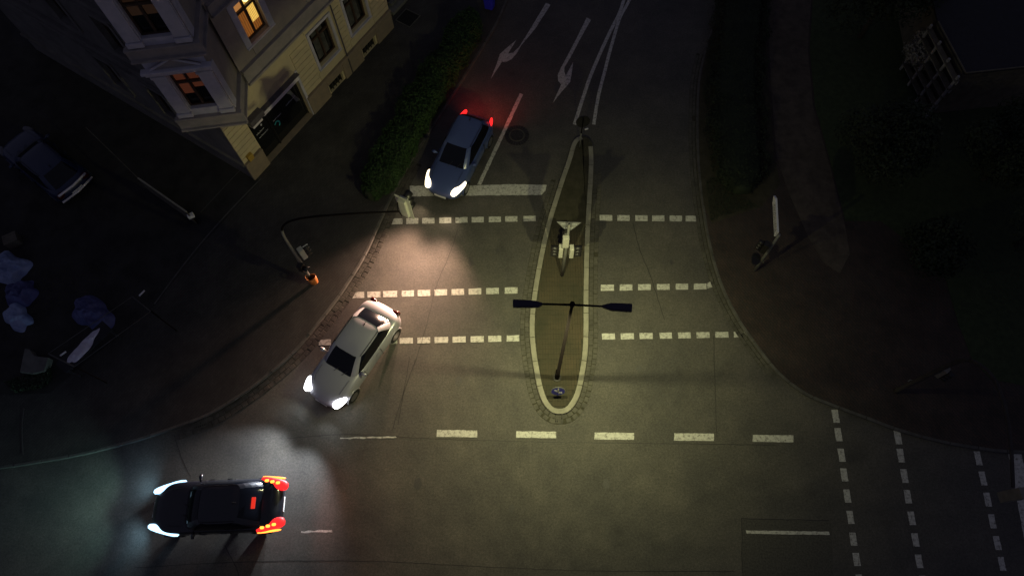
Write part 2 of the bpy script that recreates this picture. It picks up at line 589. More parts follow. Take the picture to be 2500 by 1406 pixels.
# pavements (raised slabs) behind the kerbs
lk_in = offset(left_kerb, -0.10)
left_poly = [(p.x, p.y) for p in lk_in] + [(-45, lk_in[-1].y), (-45, 60), (lk_in[0].x, 60)]
pave_left = struct(slab('pavement', left_poly, -0.02, KH - 0.004, M['pave']))
rk_in = offset(right_kerb, 0.10)
right_poly = [(p.x, p.y) for p in rk_in] + [(45, rk_in[-1].y), (45, 60), (rk_in[0].x, 60)]
pave_right = struct(slab('pavement', right_poly, -0.02, KH - 0.004, M['pave_red']))
kerb(left_kerb, -1, 0.10, KH, 'kerb', M['kerb_dim'])
kerb(right_kerb, 1, 0.10, KH, 'kerb', M['kerb_dim'])
la, lb = near(left_kerb, G(1010, 400)), near(left_kerb, G(420, 1046))
setts(left_kerb, 1, 2, 0.24, 0.21, 'gutter', M['sett_old'], i0=la, i1=lb)
ra, rb = near(right_kerb, G(1712, 130)), near(right_kerb, G(1935, 940))
setts(right_kerb, -1, 2, 0.28, 0.14, 'gutter', M['sett'], i0=ra, i1=rb)

# traffic island
isl_px = [(1419, 332), (1405, 338), (1396, 352), (1384, 392), (1367, 440), (1351, 490), (1337, 535), (1322, 595), (1309, 660), (1300, 715),
          (1294, 765), (1293, 815), (1297, 860), (1304, 905), (1313, 950), (1325, 982), (1342, 1003), (1362, 1010), (1384, 1007), (1402, 990),
          (1417, 960), (1427, 915), (1435, 860), (1437, 800), (1437, 730), (1438, 650), (1440, 580), (1444, 500), (1448, 430), (1449, 385), (1446, 350), (1434, 334)]
isl = smooth_line(gl(isl_px + [isl_px[0]], KH), 0.2)
isl_in = offset(isl, 0.19)
core = struct(slab('island', [(p.x, p.y) for p in isl_in], -0.02, KH - 0.03, M['joint_sand']))
kerb(isl, 1, 0.20, KH + 0.01, 'island_kerb', M['kerb'], stone_len=5)
setts(isl, -1, 2, 0.21, 0.17, 'island_gutter', M['sett'], lim=200, i0=int(len(isl) * 0.1), i1=int(len(isl) * 0.93), start=0.012)
# earth bed on the northern part, clay pavers on the southern part
ipoly = [(p.x, p.y) for p in isl_in]
ysplit = G(1370, 690).y


def clip_y(poly, y0, keep_above):
    out = []
    for i in range(len(poly)):
        a, b = poly[i], poly[(i + 1) % len(poly)]
        ia, ib = (a[1] > y0) == keep_above, (b[1] > y0) == keep_above
        if ia:
            out.append(a)
        if ia != ib:
            t = (y0 - a[1]) / (b[1] - a[1])
            out.append((a[0] + (b[0] - a[0]) * t, y0))
    return out


bed = slab('earth_bed', clip_y(ipoly, G(1370, 560).y, True), KH - 0.03, KH - 0.006, M['moss'])
bed.parent = core
bxs = []
yy = min(p[1] for p in ipoly)
while yy < G(1370, 560).y:
    xx = -0.6 + (0.0 if int(yy * 10) % 2 else 0.0)
    while xx < 3.2:
        if all(inside(xx + dx, yy + dy, ipoly) for dx in (-0.04, 0.04) for dy in (-0.09, 0.09)):
            bxs.append((xx, yy))
        xx += 0.108
    yy += 0.206
bxs.sort(key=lambda q: abs(q[1] - (G(1370, 770).y)))
bm_mesh, rest = None, MB()
for k, (x, y) in enumerate(bxs):
    z = KH - 0.028 + random.uniform(-0.003, 0.003)
    rz = random.uniform(-0.04, 0.04)
    if k < 295:
        if bm_mesh is None:
            mb = MB(); mb.box(-0.047, 0.047, -0.1005, 0.1005, 0, 0.024)
            o = mb.done('brick', M['brick'], core); bm_mesh = o.data
        else:
            o = bpy.data.objects.new('brick', bm_mesh); COL.objects.link(o); o.parent = core
        o.location = (x, y, z); o.rotation_euler = (0, 0, rz)
    else:
        T = Matrix.Translation((x, y, z)) @ Matrix.Rotation(rz, 4, 'Z')
        rest.box(-0.047, 0.047, -0.1005, 0.1005, 0, 0.024, T)
rest.done('small_bricks', M['brick'], core)['kind'] = 'stuff'


# ------------------------------------------------------------------ road markings
def quad(name, corners, z=0.004, m=None, parent=road, rag=0.008):
    """corners in picture order, subdivided edges slightly ragged"""
    P = [G(x, y, z) for x, y in corners]
    vs = []
    for i in range(len(P)):
        a, b = P[i], P[(i + 1) % len(P)]
        n = max(1, int((b - a).length / 0.12))
        for k in range(n):
            q = a.lerp(b, k / n)
            j = rag if k else rag * 0.5
            vs.append((q.x + random.uniform(-j, j), q.y + random.uniform(-j, j), z))
    o = obj(name, vs, [tuple(range(len(vs)))[::-1]], m or M['paint_white'], parent)
    if o.data.polygons[0].normal.z < 0:
        o.data.flip_normals()
    return o


def row(ranges, yt0, yt1, yb0, yb1, skew=0):
    x0, x1 = ranges[0][0], ranges[-1][1]
    for a, b in ranges:
        f = lambda x, p, q: p + (q - p) * (x - x0) / (x1 - x0)
        quad('crossing_dash', [(a, f(a, yt0, yt1)), (b, f(b, yt0, yt1)), (b + skew, f(b, yb0, yb1)), (a + skew, f(a, yb0, yb1))])


c5 = lambda L: [(650 + a / 3.514, 650 + b / 3.514) for a, b in L]
row(c5([(1065, 1168), (1201, 1304), (1338, 1443), (1484, 1587), (1624, 1727), (1762, 1866), (1909, 2014), (2050, 2155), (2207, 2312)]) and
    [(650 + a / 3.514, 650 + b / 3.514) for a, b in [(1065, 1168), (1201, 1304), (1338, 1443), (1484, 1587), (1624, 1727), (1762, 1866), (1909, 2014), (2050, 2155), (2207, 2312)]],
    534, 527, 548, 540)
row([(650 + a / 3.514, 650 + b / 3.514) for a, b in [(733, 840), (868, 980), (1002, 1124), (1163, 1268), (1300, 1407), (1443, 1552), (1590, 1698), (1736, 1845), (1887, 1996), (2046, 2155)]],
    713, 701, 728, 716)
row([(778, 808), (819, 849), (861, 891), (903, 933), (944, 970), (976, 1008), (1019, 1050), (1061, 1094), (1105, 1137), (1149, 1181), (1192, 1224), (1237, 1268)],
    829, 818, 843, 833)
row([(1464, 1495), (1507, 1537), (1551, 1581), (1592, 1622), (1635, 1665), (1674, 1706)], 525, 527, 539, 541)
row([(1467, 1499), (1513, 1544), (1558, 1589), (1604, 1635), (1650, 1680), (1694, 1725)], 695, 692, 710, 706)
quad('crossing_dash', [(1727, 690), (1742, 688), (1743, 701), (1728, 704)], rag=0.03)
row([(1469, 1501), (1515, 1547), (1561, 1593), (1610, 1640), (1655, 1686), (1700, 1732), (1746, 1778), (1791, 1822)], 814, 809, 829, 823, 1)
for a, b, y0, y1 in [(1067, 1165, 1049, 1066), (1261, 1358, 1052, 1068), (1452, 1548, 1055, 1072), (1646, 1743, 1057, 1075), (1838, 1937, 1061, 1078)]:
    quad('lane_dash', [(a, y0), (b, y0 + 1), (b, y1 + 1), (a - 1, y1)])
quad('lane_line', [(1821, 1294), (2024, 1297), (2026, 1305), (1823, 1302)])
quad('lane_line', [(735, 1296), (811, 1292), (812, 1298), (735, 1300)], rag=0.02)
quad('lane_line', [(830, 1068), (965, 1064), (968, 1068), (830, 1071)], rag=0.02)
quad('lane_line', [(1269, 228), (1277, 231), (1174, 452), (1165, 451)])
quad('stop_line', [(1000, 454), (1100, 455), (1180, 452), (1258, 450), (1335, 452), (1332, 465), (1322, 476), (1240, 477), (1100, 478), (1003, 480)], rag=0.012)


def col(pts, dx, dy, wx, wy=0.0):
    """dashes of the side-road crossing: centre, half length vector, half width"""
    for X, Y in pts:
        x, y = 2000 + X / 2.32, 800 + Y / 2.32
        quad('crossing_dash', [(x - dx - wx, y - dy), (x - dx + wx, y - dy), (x + dx + wx, y + dy), (x + dx - wx, y + dy)])


col([(93, 500), (109, 604), (127, 720), (142, 832), (159, 951), (177, 1072), (193, 1195), (212, 1310), (229, 1432)], 2.6, 16, 7.8)
col([(446, 620), (462, 722), (483, 838), (502, 955), (524, 1077), (545, 1200), (566, 1320), (590, 1440)], 3, 16.5, 7.8)
col([(901, 738), (928, 852), (954, 972), (981, 1094), (1009, 1217), (1035, 1335)], 3.6, 17, 7.5)
quad('stop_line', [(2462, 1108), (2494, 1108), (2560, 1420), (2520, 1420)])
c7 = lambda L: [(1150 + a / 4.134, b / 4.134) for a, b in L]
quad('turn_arrow', c7([(757, 32), (620, 260), (490, 470), (430, 530), (375, 545), (400, 500), (457, 407), (350, 495), (290, 550), (262, 640), (200, 798),
                       (312, 628), (350, 630), (410, 600), (462, 540), (500, 470), (650, 290), (803, 52)]), rag=0.004)
quad('turn_arrow', c7([(1167, 180), (1060, 400), (960, 590), (905, 690), (875, 760), (880, 820), (910, 855), (825, 1042), (880, 970), (1000, 830),
                       (1020, 720), (1030, 630), (955, 768), (940, 720), (945, 680), (1000, 590), (1100, 400), (1210, 205)]), rag=0.004)


def ribbon(name, pts, w, m, z=0.004, jit=0.0, parent=road, step=0.3):
    L = smooth_line([Vector((p.x, p.y, 0)) for p in gl(pts)], step)
    if jit:
        L = [Vector((p.x + random.uniform(-jit, jit), p.y + random.uniform(-jit, jit), 0)) for p in L]
    a, b = offset(L, w / 2), offset(L, -w / 2)
    n = len(L)
    return obj(name, [(p.x, p.y, z) for p in a] + [(p.x, p.y, z) for p in b], [(i, n + i, n + i + 1, i + 1) for i in range(n - 1)], m, parent)


ribbon('lane_line', c7([(1560, -60), (1500, 130), (1415, 300), (1330, 480), (1255, 650), (1190, 810), (1130, 990), (1085, 1130), (1035, 1290)]), 0.16, M['paint_white'])
ribbon('lane_line', c7([(1640, -80), (1570, 60), (1500, 190), (1430, 420), (1385, 580), (1350, 720), (1290, 950), (1255, 1150), (1232, 1300)]), 0.15, M['paint_white'], z=0.008)
for pts in ([(1118, 560), (1098, 620), (1065, 700), (1045, 780), (1018, 870), (985, 960), (955, 1060)],
            [(700, 1070), (850, 1060), (1050, 1070), (1300, 1078), (1600, 1082), (1900, 1086)],
            [(425, 1060), (445, 1120), (470, 1172)], [(548, 1330), (575, 1380), (592, 1430)],
            [(330, 1385), (560, 1372), (850, 1368), (1100, 1378), (1400, 1392), (1800, 1394)],
            [(1545, 545), (1562, 610), (1590, 680), (1625, 790)], [(1742, 820), (1746, 950), (1750, 1076)],
            [(1810, 1265), (2030, 1270)], [(1811, 1265), (1812, 1410)], [(1000, 870), (985, 960), (970, 1040)]):
    ribbon('tar_seam', pts, 0.022, M['crack'], jit=0.012, step=0.18)


M['asphalt_patch'] = mat('asphalt_patch', (0.055, 0.053, 0.047), 0.9, var=0.35, scale=16, bump=0.3)
quad('asphalt_patch', [(1812, 1267), (2029, 1271), (2036, 1440), (1813, 1440)], z=0.002, m=M['asphalt_patch'])
M['oil'] = mat('oil_stain', (0.048, 0.046, 0.043), 0.6, var=0.25, scale=20)
for px_, py_, r_ in ((1240, 470, 0.16), (1150, 640, 0.12), (1215, 612, 0.09), (1180, 395, 0.2), (1360, 215, 0.15), (1560, 900, 0.10), (1120, 930, 0.13), (1640, 640, 0.08), (1480, 1180, 0.12), (1250, 1240, 0.1), (1020, 1180, 0.14)):
    c_ = G(px_, py_)
    vs_ = [(c_.x + r_ * (1 + 0.5 * noise.noise(Vector((math.cos(q), math.sin(q), px_)))) * math.cos(q), c_.y + 1.5 * r_ * (1 + 0.5 * noise.noise(Vector((math.cos(q) + 3, math.sin(q), py_)))) * math.sin(q), 0.003) for q in [k * 0.3307 for k in range(19)]]
    obj('oil_stain', vs_, [tuple(range(19))], M['oil'], road)


# drain grates and manhole
def grate(px, py, w, h, rz, label, z=0.012):
    c = G(px, py)
    t = empty('drain_grate', (c.x, c.y, 0), rz)
    tag(t, label, 'drain')
    mb = MB(); mb.box(-w / 2, w / 2, -h / 2, h / 2, 0.006, 0.009); mb.done('pit', M['pit'], t)
    mb = MB()
    for s in (-1, 1):
        mb.box(s * w / 2 - 0.02, s * w / 2 + 0.02, -h / 2, h / 2, 0.006, 0.03)
        mb.box(-w / 2, w / 2, s * h / 2 - 0.02, s * h / 2 + 0.02, 0.006, 0.032)
    mb.box(-w / 2, w / 2, -h / 6 - 0.012, -h / 6 + 0.012, 0.006, 0.026)
    mb.box(-w / 2, w / 2, h / 6 - 0.012, h / 6 + 0.012, 0.006, 0.026)
    mb.done('frame', M['sett'], t)
    n = 6
    for i in range(n):
        x = -w / 2 + w * (i + 1) / (n + 1)
        mb = MB(); mb.box(x - 0.014, x + 0.014, -h / 2 + 0.02, h / 2 - 0.02, 0.01, 0.024)
        mb.done('bar', M['sett'], t)
    return t


grate(1360, 1021, 0.42, 0.34, 0, 'square iron drain grate at the rounded tip of the traffic island')
grate(1705, 467, 0.42, 0.30, R_(90), 'iron drain grate in the gutter beside the right hand hedge')
grate(972, 486, 0.42, 0.30, R_(60), 'iron drain grate in the gutter beneath the hanging signal head')
grate(489, 1033, 0.50, 0.32, R_(17), 'iron drain grate in the curved kerb gutter above the dark car')
mc = G(1262, 331)
man = tag(empty('manhole', (mc.x, mc.y, 0)), 'round manhole cover with ring of setts beside the blue car', 'manhole')


def ring(name, r0, r1, z, m, parent, seg=40, z2=None):
    vs = [(r0 * math.cos(2 * math.pi * k / seg), r0 * math.sin(2 * math.pi * k / seg), z) for k in range(seg)]
    vs += [(r1 * math.cos(2 * math.pi * k / seg), r1 * math.sin(2 * math.pi * k / seg), z2 if z2 is not None else z) for k in range(seg)]
    return obj(name, vs, [(k, seg + k, seg + (k + 1) % seg, (k + 1) % seg) for k in range(seg)], m, parent)


mb = MB(); mb.prism([(0.30 * math.cos(q * math.pi / 18), 0.30 * math.sin(q * math.pi / 18)) for q in range(36)], 0.004, 0.014)
mb.done('cover', M['iron'], man)
ring('frame_ring', 0.30, 0.34, 0.012, M['sett'], man)
for k in range(26):
    a0, a1 = 2 * math.pi * k / 26 + 0.02, 2 * math.pi * (k + 1) / 26 - 0.02
    mb = MB(); mb.prism([(r * math.cos(a), r * math.sin(a)) for r, a in ((0.36, a0), (0.55, a0), (0.55, a1), (0.36, a1))], 0.004, 0.014)
    mb.done('sett', M['crack'] if k % 4 else M['iron'], man)


# ------------------------------------------------------------------ car builder (x forward, y left, z up)
def superell(a0, a1, b, n, N):
    """closed outline; a0 = rear x, a1 = front x, b = half width"""
    c, a = (a0 + a1) / 2, (a1 - a0) / 2
    out = []
    for k in range(N):
        q = 2 * math.pi * k / N
        cs, sn = math.cos(q), math.sin(q)
        out.append((c + a * math.copysign(abs(cs) ** (2 / n), cs), b * math.copysign(abs(sn) ** (2 / n), sn)))
    return out


def make_car(name, label, L, Wd, Hh, paint, hood, deck, glass, roofx, head, tail, mid_px, fwd_px, lamp_z, lamp_in=0.45, kind='hatch',
             head_size=(0.30, 0.13, 0.09), tail_size=(0.10, 0.17, 0.13), lowz=0.0, tail_y=0.70):
    """hood, deck: heights of bonnet and tail; glass = (rear x, front x) of the glasshouse foot, roofx = same of the roof"""
    a = G(mid_px[0], mid_px[1], lamp_z)
    b = G(fwd_px[0], fwd_px[1], lamp_z)
    d = (b - a); d.z = 0; d.normalize()
    ctr = Vector((a.x, a.y, 0)) - d * (L / 2 - lamp_in)
    car = empty(name, (ctr.x, ctr.y, 0), math.atan2(d.y, d.x))
    tag(car, label, 'car')
    W2 = Wd / 2
    belt = hood + 0.10
    # lower body: lofted cross sections
    st = []
    for i in range(15):
        t = i / 14
        x = -L / 2 + L * t
        e = min(t, 1 - t)
        w = W2 * (1 - 0.30 * max(0, 1 - e / 0.10) ** 2.2)
        if t > 0.5:
            w = W2 * (1 - 0.38 * max(0, 1 - (1 - t) / 0.16) ** 2.0)
        xg0, xg1 = glass
        if x > xg1:
            u = (x - xg1) / (L / 2 - xg1)
            zt = belt + (hood - 0.14 - belt) * u ** 1.6
        elif x < xg0:
            u = (xg0 - x) / (xg0 + L / 2 + 1e-6)
            zt = belt + (deck - belt) * u
        else:
            zt = belt
        if i == 0:
            zt = deck - 0.22
        if i == 14:
            zt = hood - 0.30
        z0 = 0.24 if 0 < i < 14 else 0.36
        st.append((x, w, zt, z0))
    vs, fs = [], []
    prof = [(-1, 0), (-0.72, 1), (-0.2, 2)]
    K = 13
    for x, w, zt, z0 in st:
        half = [(0.0, zt + 0.03), (0.45 * w, zt + 0.022), (0.80 * w, zt - 0.015), (0.945 * w, zt - 0.09), (1.0 * w, z0 + (zt - z0) * 0.55), (0.985 * w, z0 + 0.08), (0.86 * w, z0)]
        full = [(-y, z) for y, z in half[::-1]] + half[1:]
        vs += [(x, y, z) for y, z in full]
    n = len(st)
    for i in range(n - 1):
        for k in range(K - 1):
            fs.append((i * K + k, i * K + k + 1, (i + 1) * K + k + 1, (i + 1) * K + k))
        fs.append((i * K + K - 1, i * K, (i + 1) * K, (i + 1) * K + K - 1))
    fs += [tuple(range(K - 1, -1, -1)), tuple((n - 1) * K + k for k in range(K))]
    body = obj('body', vs, fs, paint, car, True)
    sd = body.modifiers.new('sub', 'SUBSURF'); sd.levels = 2; sd.render_levels = 2
    # door and bonnet shut lines
    mb = MB()
    for x in (glass[0] + 0.42 * (glass[1] - glass[0]), glass[0] + 0.80 * (glass[1] - glass[0])):
        for s in (-1, 1):
            mb = MB(); mb.box(x - 0.006, x + 0.006, s * W2 * 0.955 - 0.004, s * W2 * 1.003 + 0.004, 0.35, belt - 0.12)
            mb.done('door_gap', M['black'], car)
    mb = MB(); mb.box(L / 2 - 0.30, L / 2 - 0.04, -0.35, 0.35, 0.28, hood - 0.36); mb.done('grille', M['black'], car)
    # glasshouse
    N = 56
    rings = []
    zr = Hh - 0.05
    for j in range(5):
        u = j / 4
        bul = math.sin(u * math.pi / 2)
        x0 = glass[0] + (roofx[0] - glass[0]) * u
        x1 = glass[1] + (roofx[1] - glass[1]) * u
        wd = (W2 * 0.90) + (W2 * 0.72 - W2 * 0.90) * (u ** 1.15)
        z = belt - 0.02 + (zr - belt + 0.02) * (0.55 * u + 0.45 * bul)
        rings.append([(x, y, z) for x, y in superell(x0, x1, wd, 5.0, N)])
    def region(k):
        q = (k + 0.5) / N * 2 * math.pi
        x, y = superell(-1, 1, 1, 5.0, N)[k]
        x2, y2 = superell(-1, 1, 1, 5.0, N)[(k + 1) % N]
        mx, my = (x + x2) / 2, (y + y2) / 2
        if mx > 0.955 and abs(my) < 0.90: return 'windscreen'
        if mx < -0.955 and abs(my) < 0.90: return 'rear_window'
        if abs(my) > 0.93 and abs(mx) < 0.90 and not (-0.06 < mx < 0.02): return 'side_window_l' if my > 0 else 'side_window_r'
        return 'pillar'
    k0 = next(k for k in range(N) if region(k) != region(k - 1))
    runs = []
    for k in [(k0 + q) % N for q in range(N)]:
        if runs and runs[-1][0] == region(k):
            runs[-1][1].append(k)
        else:
            runs.append((region(k), [k]))
    for rname, ks in runs:
        mb = MB()
        for k in ks:
            for j in range(4):
                mb.add([rings[j][k], rings[j][(k + 1) % N], rings[j + 1][(k + 1) % N], rings[j + 1][k]], [(0, 1, 2, 3)])
        nm = 'side_window' if rname.startswith('side') else rname
        mm = paint if rname == 'pillar' else M['car_glass']
        o = mb.done(nm, mm, car, True)
        if rname != 'pillar':
            bm = bmesh.new(); bm.from_mesh(o.data); bmesh.ops.remove_doubles(bm, verts=bm.verts, dist=0.0005); bm.to_mesh(o.data); bm.free()
    # roof skin
    vs, fs = [], []
    for j in range(6):
        u = 1 - j / 5
        s_ = max(u, 0.001)
        crown = 0.075 * (1 - u ** 2.4)
        cx = (roofx[0] + roofx[1]) / 2
        for x, y, z in rings[4]:
            vs.append((cx + (x - cx) * s_ * (1.012 if j == 0 else 1), y * s_ * (1.012 if j == 0 else 1), z - (0.012 if j == 0 else 0) + crown))
    for j in range(5):
        for k in range(N):
            fs.append((j * N + k, j * N + (k + 1) % N, (j + 1) * N + (k + 1) % N, (j + 1) * N + k))
    obj('roof', vs, fs, paint, car, True)
    # wheels
    for sx in (L / 2 - 0.85, -L / 2 + 0.80):
        for s in (-1, 1):
            mb = MB(); mb.tube([(sx, s * (W2 - 0.19), 0.32), (sx, s * (W2 + 0.005), 0.32)], 0.32, 24)
            ty = mb.done('wheel', M['tyre'], car, False)
            mb = MB(); mb.tube([(sx, s * (W2 - 0.02), 0.32), (sx, s * (W2 + 0.012), 0.32)], 0.20, 20); mb.done('rim', M['rim'], ty)
            mb = MB()
            for q in range(13):
                an = math.pi * q / 12
            arc = [(sx + 0.37 * math.cos(math.pi * q / 12), s * (W2 * 0.985), 0.30 + 0.37 * math.sin(math.pi * q / 12)) for q in range(13)]
            mb.tube(arc, 0.022, 6); mb.done('wheel_arch', paint, car, True)
    # mirrors, plates, wipers, seams
    xw = glass[1] + 0.02
    for s, q in ((-1, 0.10), (1, 0.62)):
        mb = MB(); mb.tube([(xw + 0.02, s * 0.05 + q * 0.5 - 0.1, belt + 0.035), (xw - 0.20, s * 0.05 + q * 0.5 + 0.40 - 0.35, belt + 0.145)], 0.009, 5)
        mb.done('wiper', M['black'], car)
    for s in (-1, 1):
        mb = MB(); mb.tube([(glass[1] + 0.06, s * W2 * 0.70, belt + 0.024), (glass[1] + 0.5, s * W2 * 0.68, belt - 0.005), (L / 2 - 0.38, s * W2 * 0.60, hood - 0.105)], 0.006, 5)
        mb.done('bonnet_gap', M['black'], car)
        mb = MB(); mb.tube([(roofx[0] + 0.12, s * W2 * 0.66, zr + 0.035), ((roofx[0] + roofx[1]) / 2, s * W2 * 0.665, zr + 0.042), (roofx[1] - 0.12, s * W2 * 0.65, zr + 0.035)], 0.012, 5)
        mb.done('roof_channel', M['black'], car)
        for xh in (glass[0] + 0.50 * (glass[1] - glass[0]), glass[0] + 0.88 * (glass[1] - glass[0]) - 0.4):
            mb = MB(); mb.tube([(xh - 0.09, s * W2 * 1.0, belt - 0.2), (xh + 0.09, s * W2 * 1.0, belt - 0.2)], 0.016, 6)
            mb.done('door_handle', paint, car)
    mb = MB(); mb.tube([(roofx[0] + 0.22, 0, zr + 0.06), (roofx[0] + 0.08, 0, zr + 0.12)], [0.03, 0.01], 6); mb.done('aerial', M['black'], car)
    for s in (-1, 1):
        mb = MB(); xm = glass[1] - 0.42
        mb.tube([(xm, s * (W2 * 0.9), belt + 0.02), (xm, s * (W2 + 0.06), belt + 0.05), (xm - 0.01, s * (W2 + 0.17), belt + 0.05)], [0.03, 0.075, 0.05], 8)
        mb.done('mirror', paint, car, True)
    for xx, zz in ((L / 2 - 0.015, 0.45), (-L / 2 + 0.015, 0.62)):
        mb = MB(); sgn = 1 if xx > 0 else -1
        mb.box(xx - 0.012, xx + 0.012, -0.26, 0.26, zz - 0.055, zz + 0.055); mb.done('number_plate', M['plate'], car)

    def blob(nm, cxy, size, m, rz, parent=car, n=3.0):
        vs, fs = [], []
        A, B = 14, 10
        for i in range(B + 1):
            ph = -math.pi / 2 + math.pi * i / B
            for k in range(A):
                q = 2 * math.pi * k / A
                f = lambda v: math.copysign(abs(v) ** (2 / n), v)
                x, y, z = size[0] * f(math.cos(ph)) * f(math.cos(q)), size[1] * f(math.cos(ph)) * f(math.sin(q)), size[2] * f(math.sin(ph))
                c, s2 = math.cos(rz), math.sin(rz)
                vs.append((cxy[0] + x * c - y * s2, cxy[1] + x * s2 + y * c, cxy[2] + z))
        for i in range(B):
            for k in range(A):
                fs.append((i * A + k, i * A + (k + 1) % A, (i + 1) * A + (k + 1) % A, (i + 1) * A + k))
        return obj(nm, vs, fs, m, parent, True)
    car['W2'] = W2
    for s in (-1, 1):
        blob('headlight', (L / 2 - 0.14 - head_size[0] * 0.75, s * (W2 * 0.79), hood - 0.15), head_size, head, s * -0.28)
        t = blob('tail_lamp', (-L / 2 + 0.05 + tail_size[0] * 0.6, s * (W2 * tail_y), deck - 0.20), tail_size, tail, s * 0.25)
    return car, blob, d, ctr


def beam(car, x, y, z, power, colr, size=62, tilt=5.0, yaw=0.0, blend=0.9, name='headlight_beam', back=False, rad=0.08, fan=1.0):
    l = bpy.data.lights.new(name, 'SPOT')
    l.energy = power
    l.color = colr
    l.spot_size = R_(size)
    l.spot_blend = blend
    l.shadow_soft_size = rad
    o = bpy.data.objects.new(name, l)
    COL.objects.link(o)
    o.parent = car
    o.location = (x, y, z)
    # spot looks down its local -Z; aim it forward along +X (or back) and tilt it to the road
    dirv = Vector((-1 if back else 1, 0, 0))
    dirv.rotate(Matrix.Rotation(R_(yaw), 3, 'Z'))
    dirv = Vector((dirv.x * math.cos(R_(tilt)), dirv.y * math.cos(R_(tilt)), -math.sin(R_(tilt))))
    o.rotation_euler = dirv.to_track_quat('-Z', 'Y').to_euler()
    o.scale = (fan, 1, 1)
    return o


# silver saloon, lights on, turning out
car1, blob1, d1, c1 = make_car('moving_car', 'silver car with both headlights lit crossing the lowest dashed crossing line', 4.45, 1.80, 1.46, M['silver'], 0.90, 1.00,
                               (-1.72, 0.98), (-1.15, 0.25), M['hl_cool'], M['tl_off'], (797, 955), (797 - 130, 955 + 183), 0.68,
                               head_size=(0.30, 0.15, 0.10), tail_size=(0.09, 0.18, 0.08), tail_y=0.58)
for s in (-1, 1):
    beam(car1, 2.40, s * 0.62, 0.62, 30, (0.86, 0.93, 1.0), 130, 12, yaw=s * 10, blend=1)
    beam(car1, 2.40, s * 0.60, 0.62, 2300, (0.84, 0.90, 1.0), 44, 3.0, yaw=s * 4, blend=1, fan=2.4)
# blue hatchback waiting at the stop line
car2, blob2, d2, c2 = make_car('moving_car', 'blue hatchback with warm headlights lit at the white stop line', 4.25, 1.74, 1.54, M['blue'], 0.92, 1.02,
                               (-1.90, 0.90), (-1.45, 0.12), M['hl_warm'], M['tl_red'], (1083, 452), (1083 - 91, 452 + 175), 0.70,
                               head_size=(0.46, 0.15, 0.11), tail_size=(0.30, 0.07, 0.13), tail_y=0.78)
for s in (-1, 1):
    beam(car2, 2.30, s * 0.62, 0.64, 60, (1.0, 0.76, 0.50), 110, 14, yaw=s * 6, blend=1)
    beam(car2, 2.30, s * 0.60, 0.66, 7000, (1.0, 0.60, 0.42), 44, 0.2, yaw=6 + s * 3, blend=1, fan=2.2, rad=0.2)
    beam(car2, -2.15, s * 0.62, 0.80, 130, (1.0, 0.07, 0.05), 150, 8, back=True, name='brake_glow', blend=1)
# dark car driving left, brake lights burning
car3, blob3, d3, c3 = make_car('moving_car', 'black car with bright red tail lamps and icy headlights on the main road', 4.70, 1.84, 1.44, M['blackcar'], 0.86, 0.98,
                               (-1.75, 1.00), (-1.05, 0.35), M['hl_ice'], M['tl_red'], (400, 1241), (400 - 285, 1241 + 11), 0.66, lamp_in=0.45,
                               head_size=(0.60, 0.13, 0.10), tail_size=(0.52, 0.20, 0.14), tail_y=0.76)
for s in (-1, 1):
    for q_ in range(3):
        blob3('lamp_core', (-4.70 / 2 + 0.20 + 0.20 * q_, s * (0.70 + 0.045 * q_), 0.925), (0.075, 0.05, 0.02), M['tl_hot'], 0)
    blob3('tail_lamp_edge', (-4.70 / 2 + 0.38, s * 0.905, 0.80), (0.42, 0.035, 0.07), M['tl_hot'], s * 0.10)
    beam(car3, 2.52, s * 0.62, 0.62, 60, (0.40, 0.72, 1.0), 150, 10, yaw=s * 26, blend=1)
    beam(car3, 2.52, s * 0.60, 0.62, 620, (0.32, 0.62, 0.56), 46, 2.5, yaw=s * 6, blend=1, fan=2.4)
    beam(car3, -2.40, s * 0.62, 0.82, 750, (1.0, 0.26, 0.18), 150, 4, back=True, name='tail_glow', blend=1)
mbb = MB(); mbb.box(-1.56, -1.42, -0.19, 0.19, 1.255, 1.295); bevel(mbb.done('brake_light_bar', M['tl_bar'], car3), 0.01)
# parked navy car in the yard, seen from its rear
car4, blob4, d4, c4 = make_car('parked_car', 'unlit navy blue car parked in the dark yard at the left edge', 4.5, 1.80, 1.55, M['navy'], 0.95, 1.05,
                               (-1.95, 1.0), (-1.40, 0.2), M['hl_off'], M['tl_off'], (45, 349), (45 - 80, 349 - 63), 0.7)
mbb = MB(); mbb.tube([(-2.20, -0.72, 0.98), (-2.27, 0.0, 0.98), (-2.20, 0.72, 0.98)], 0.045, 8); mbb.done('boot_trim', M['fascia'], car4, True)  # chrome strip in a pale colour that imitates its lamp reflections
mbb = MB(); mbb.tube([(-2.22, -0.80, 0.60), (-2.31, 0.0, 0.60), (-2.22, 0.80, 0.60)], 0.045, 8); mbb.done('bumper_trim', M['fascia'], car4, True)  # likewise chrome, reflections painted in by the pale colour


# ------------------------------------------------------------------ street lamp on the island
lb0 = G(1360, 922, KH)
lt0 = G(1397, 744, 7.30)
lamp = tag(empty('street_lamp', (lb0.x, lb0.y, KH)), 'tall double armed street lamp standing in the paved traffic island', 'street lamp')


def rel(p, o):
    return Vector(p) - Vector(o)


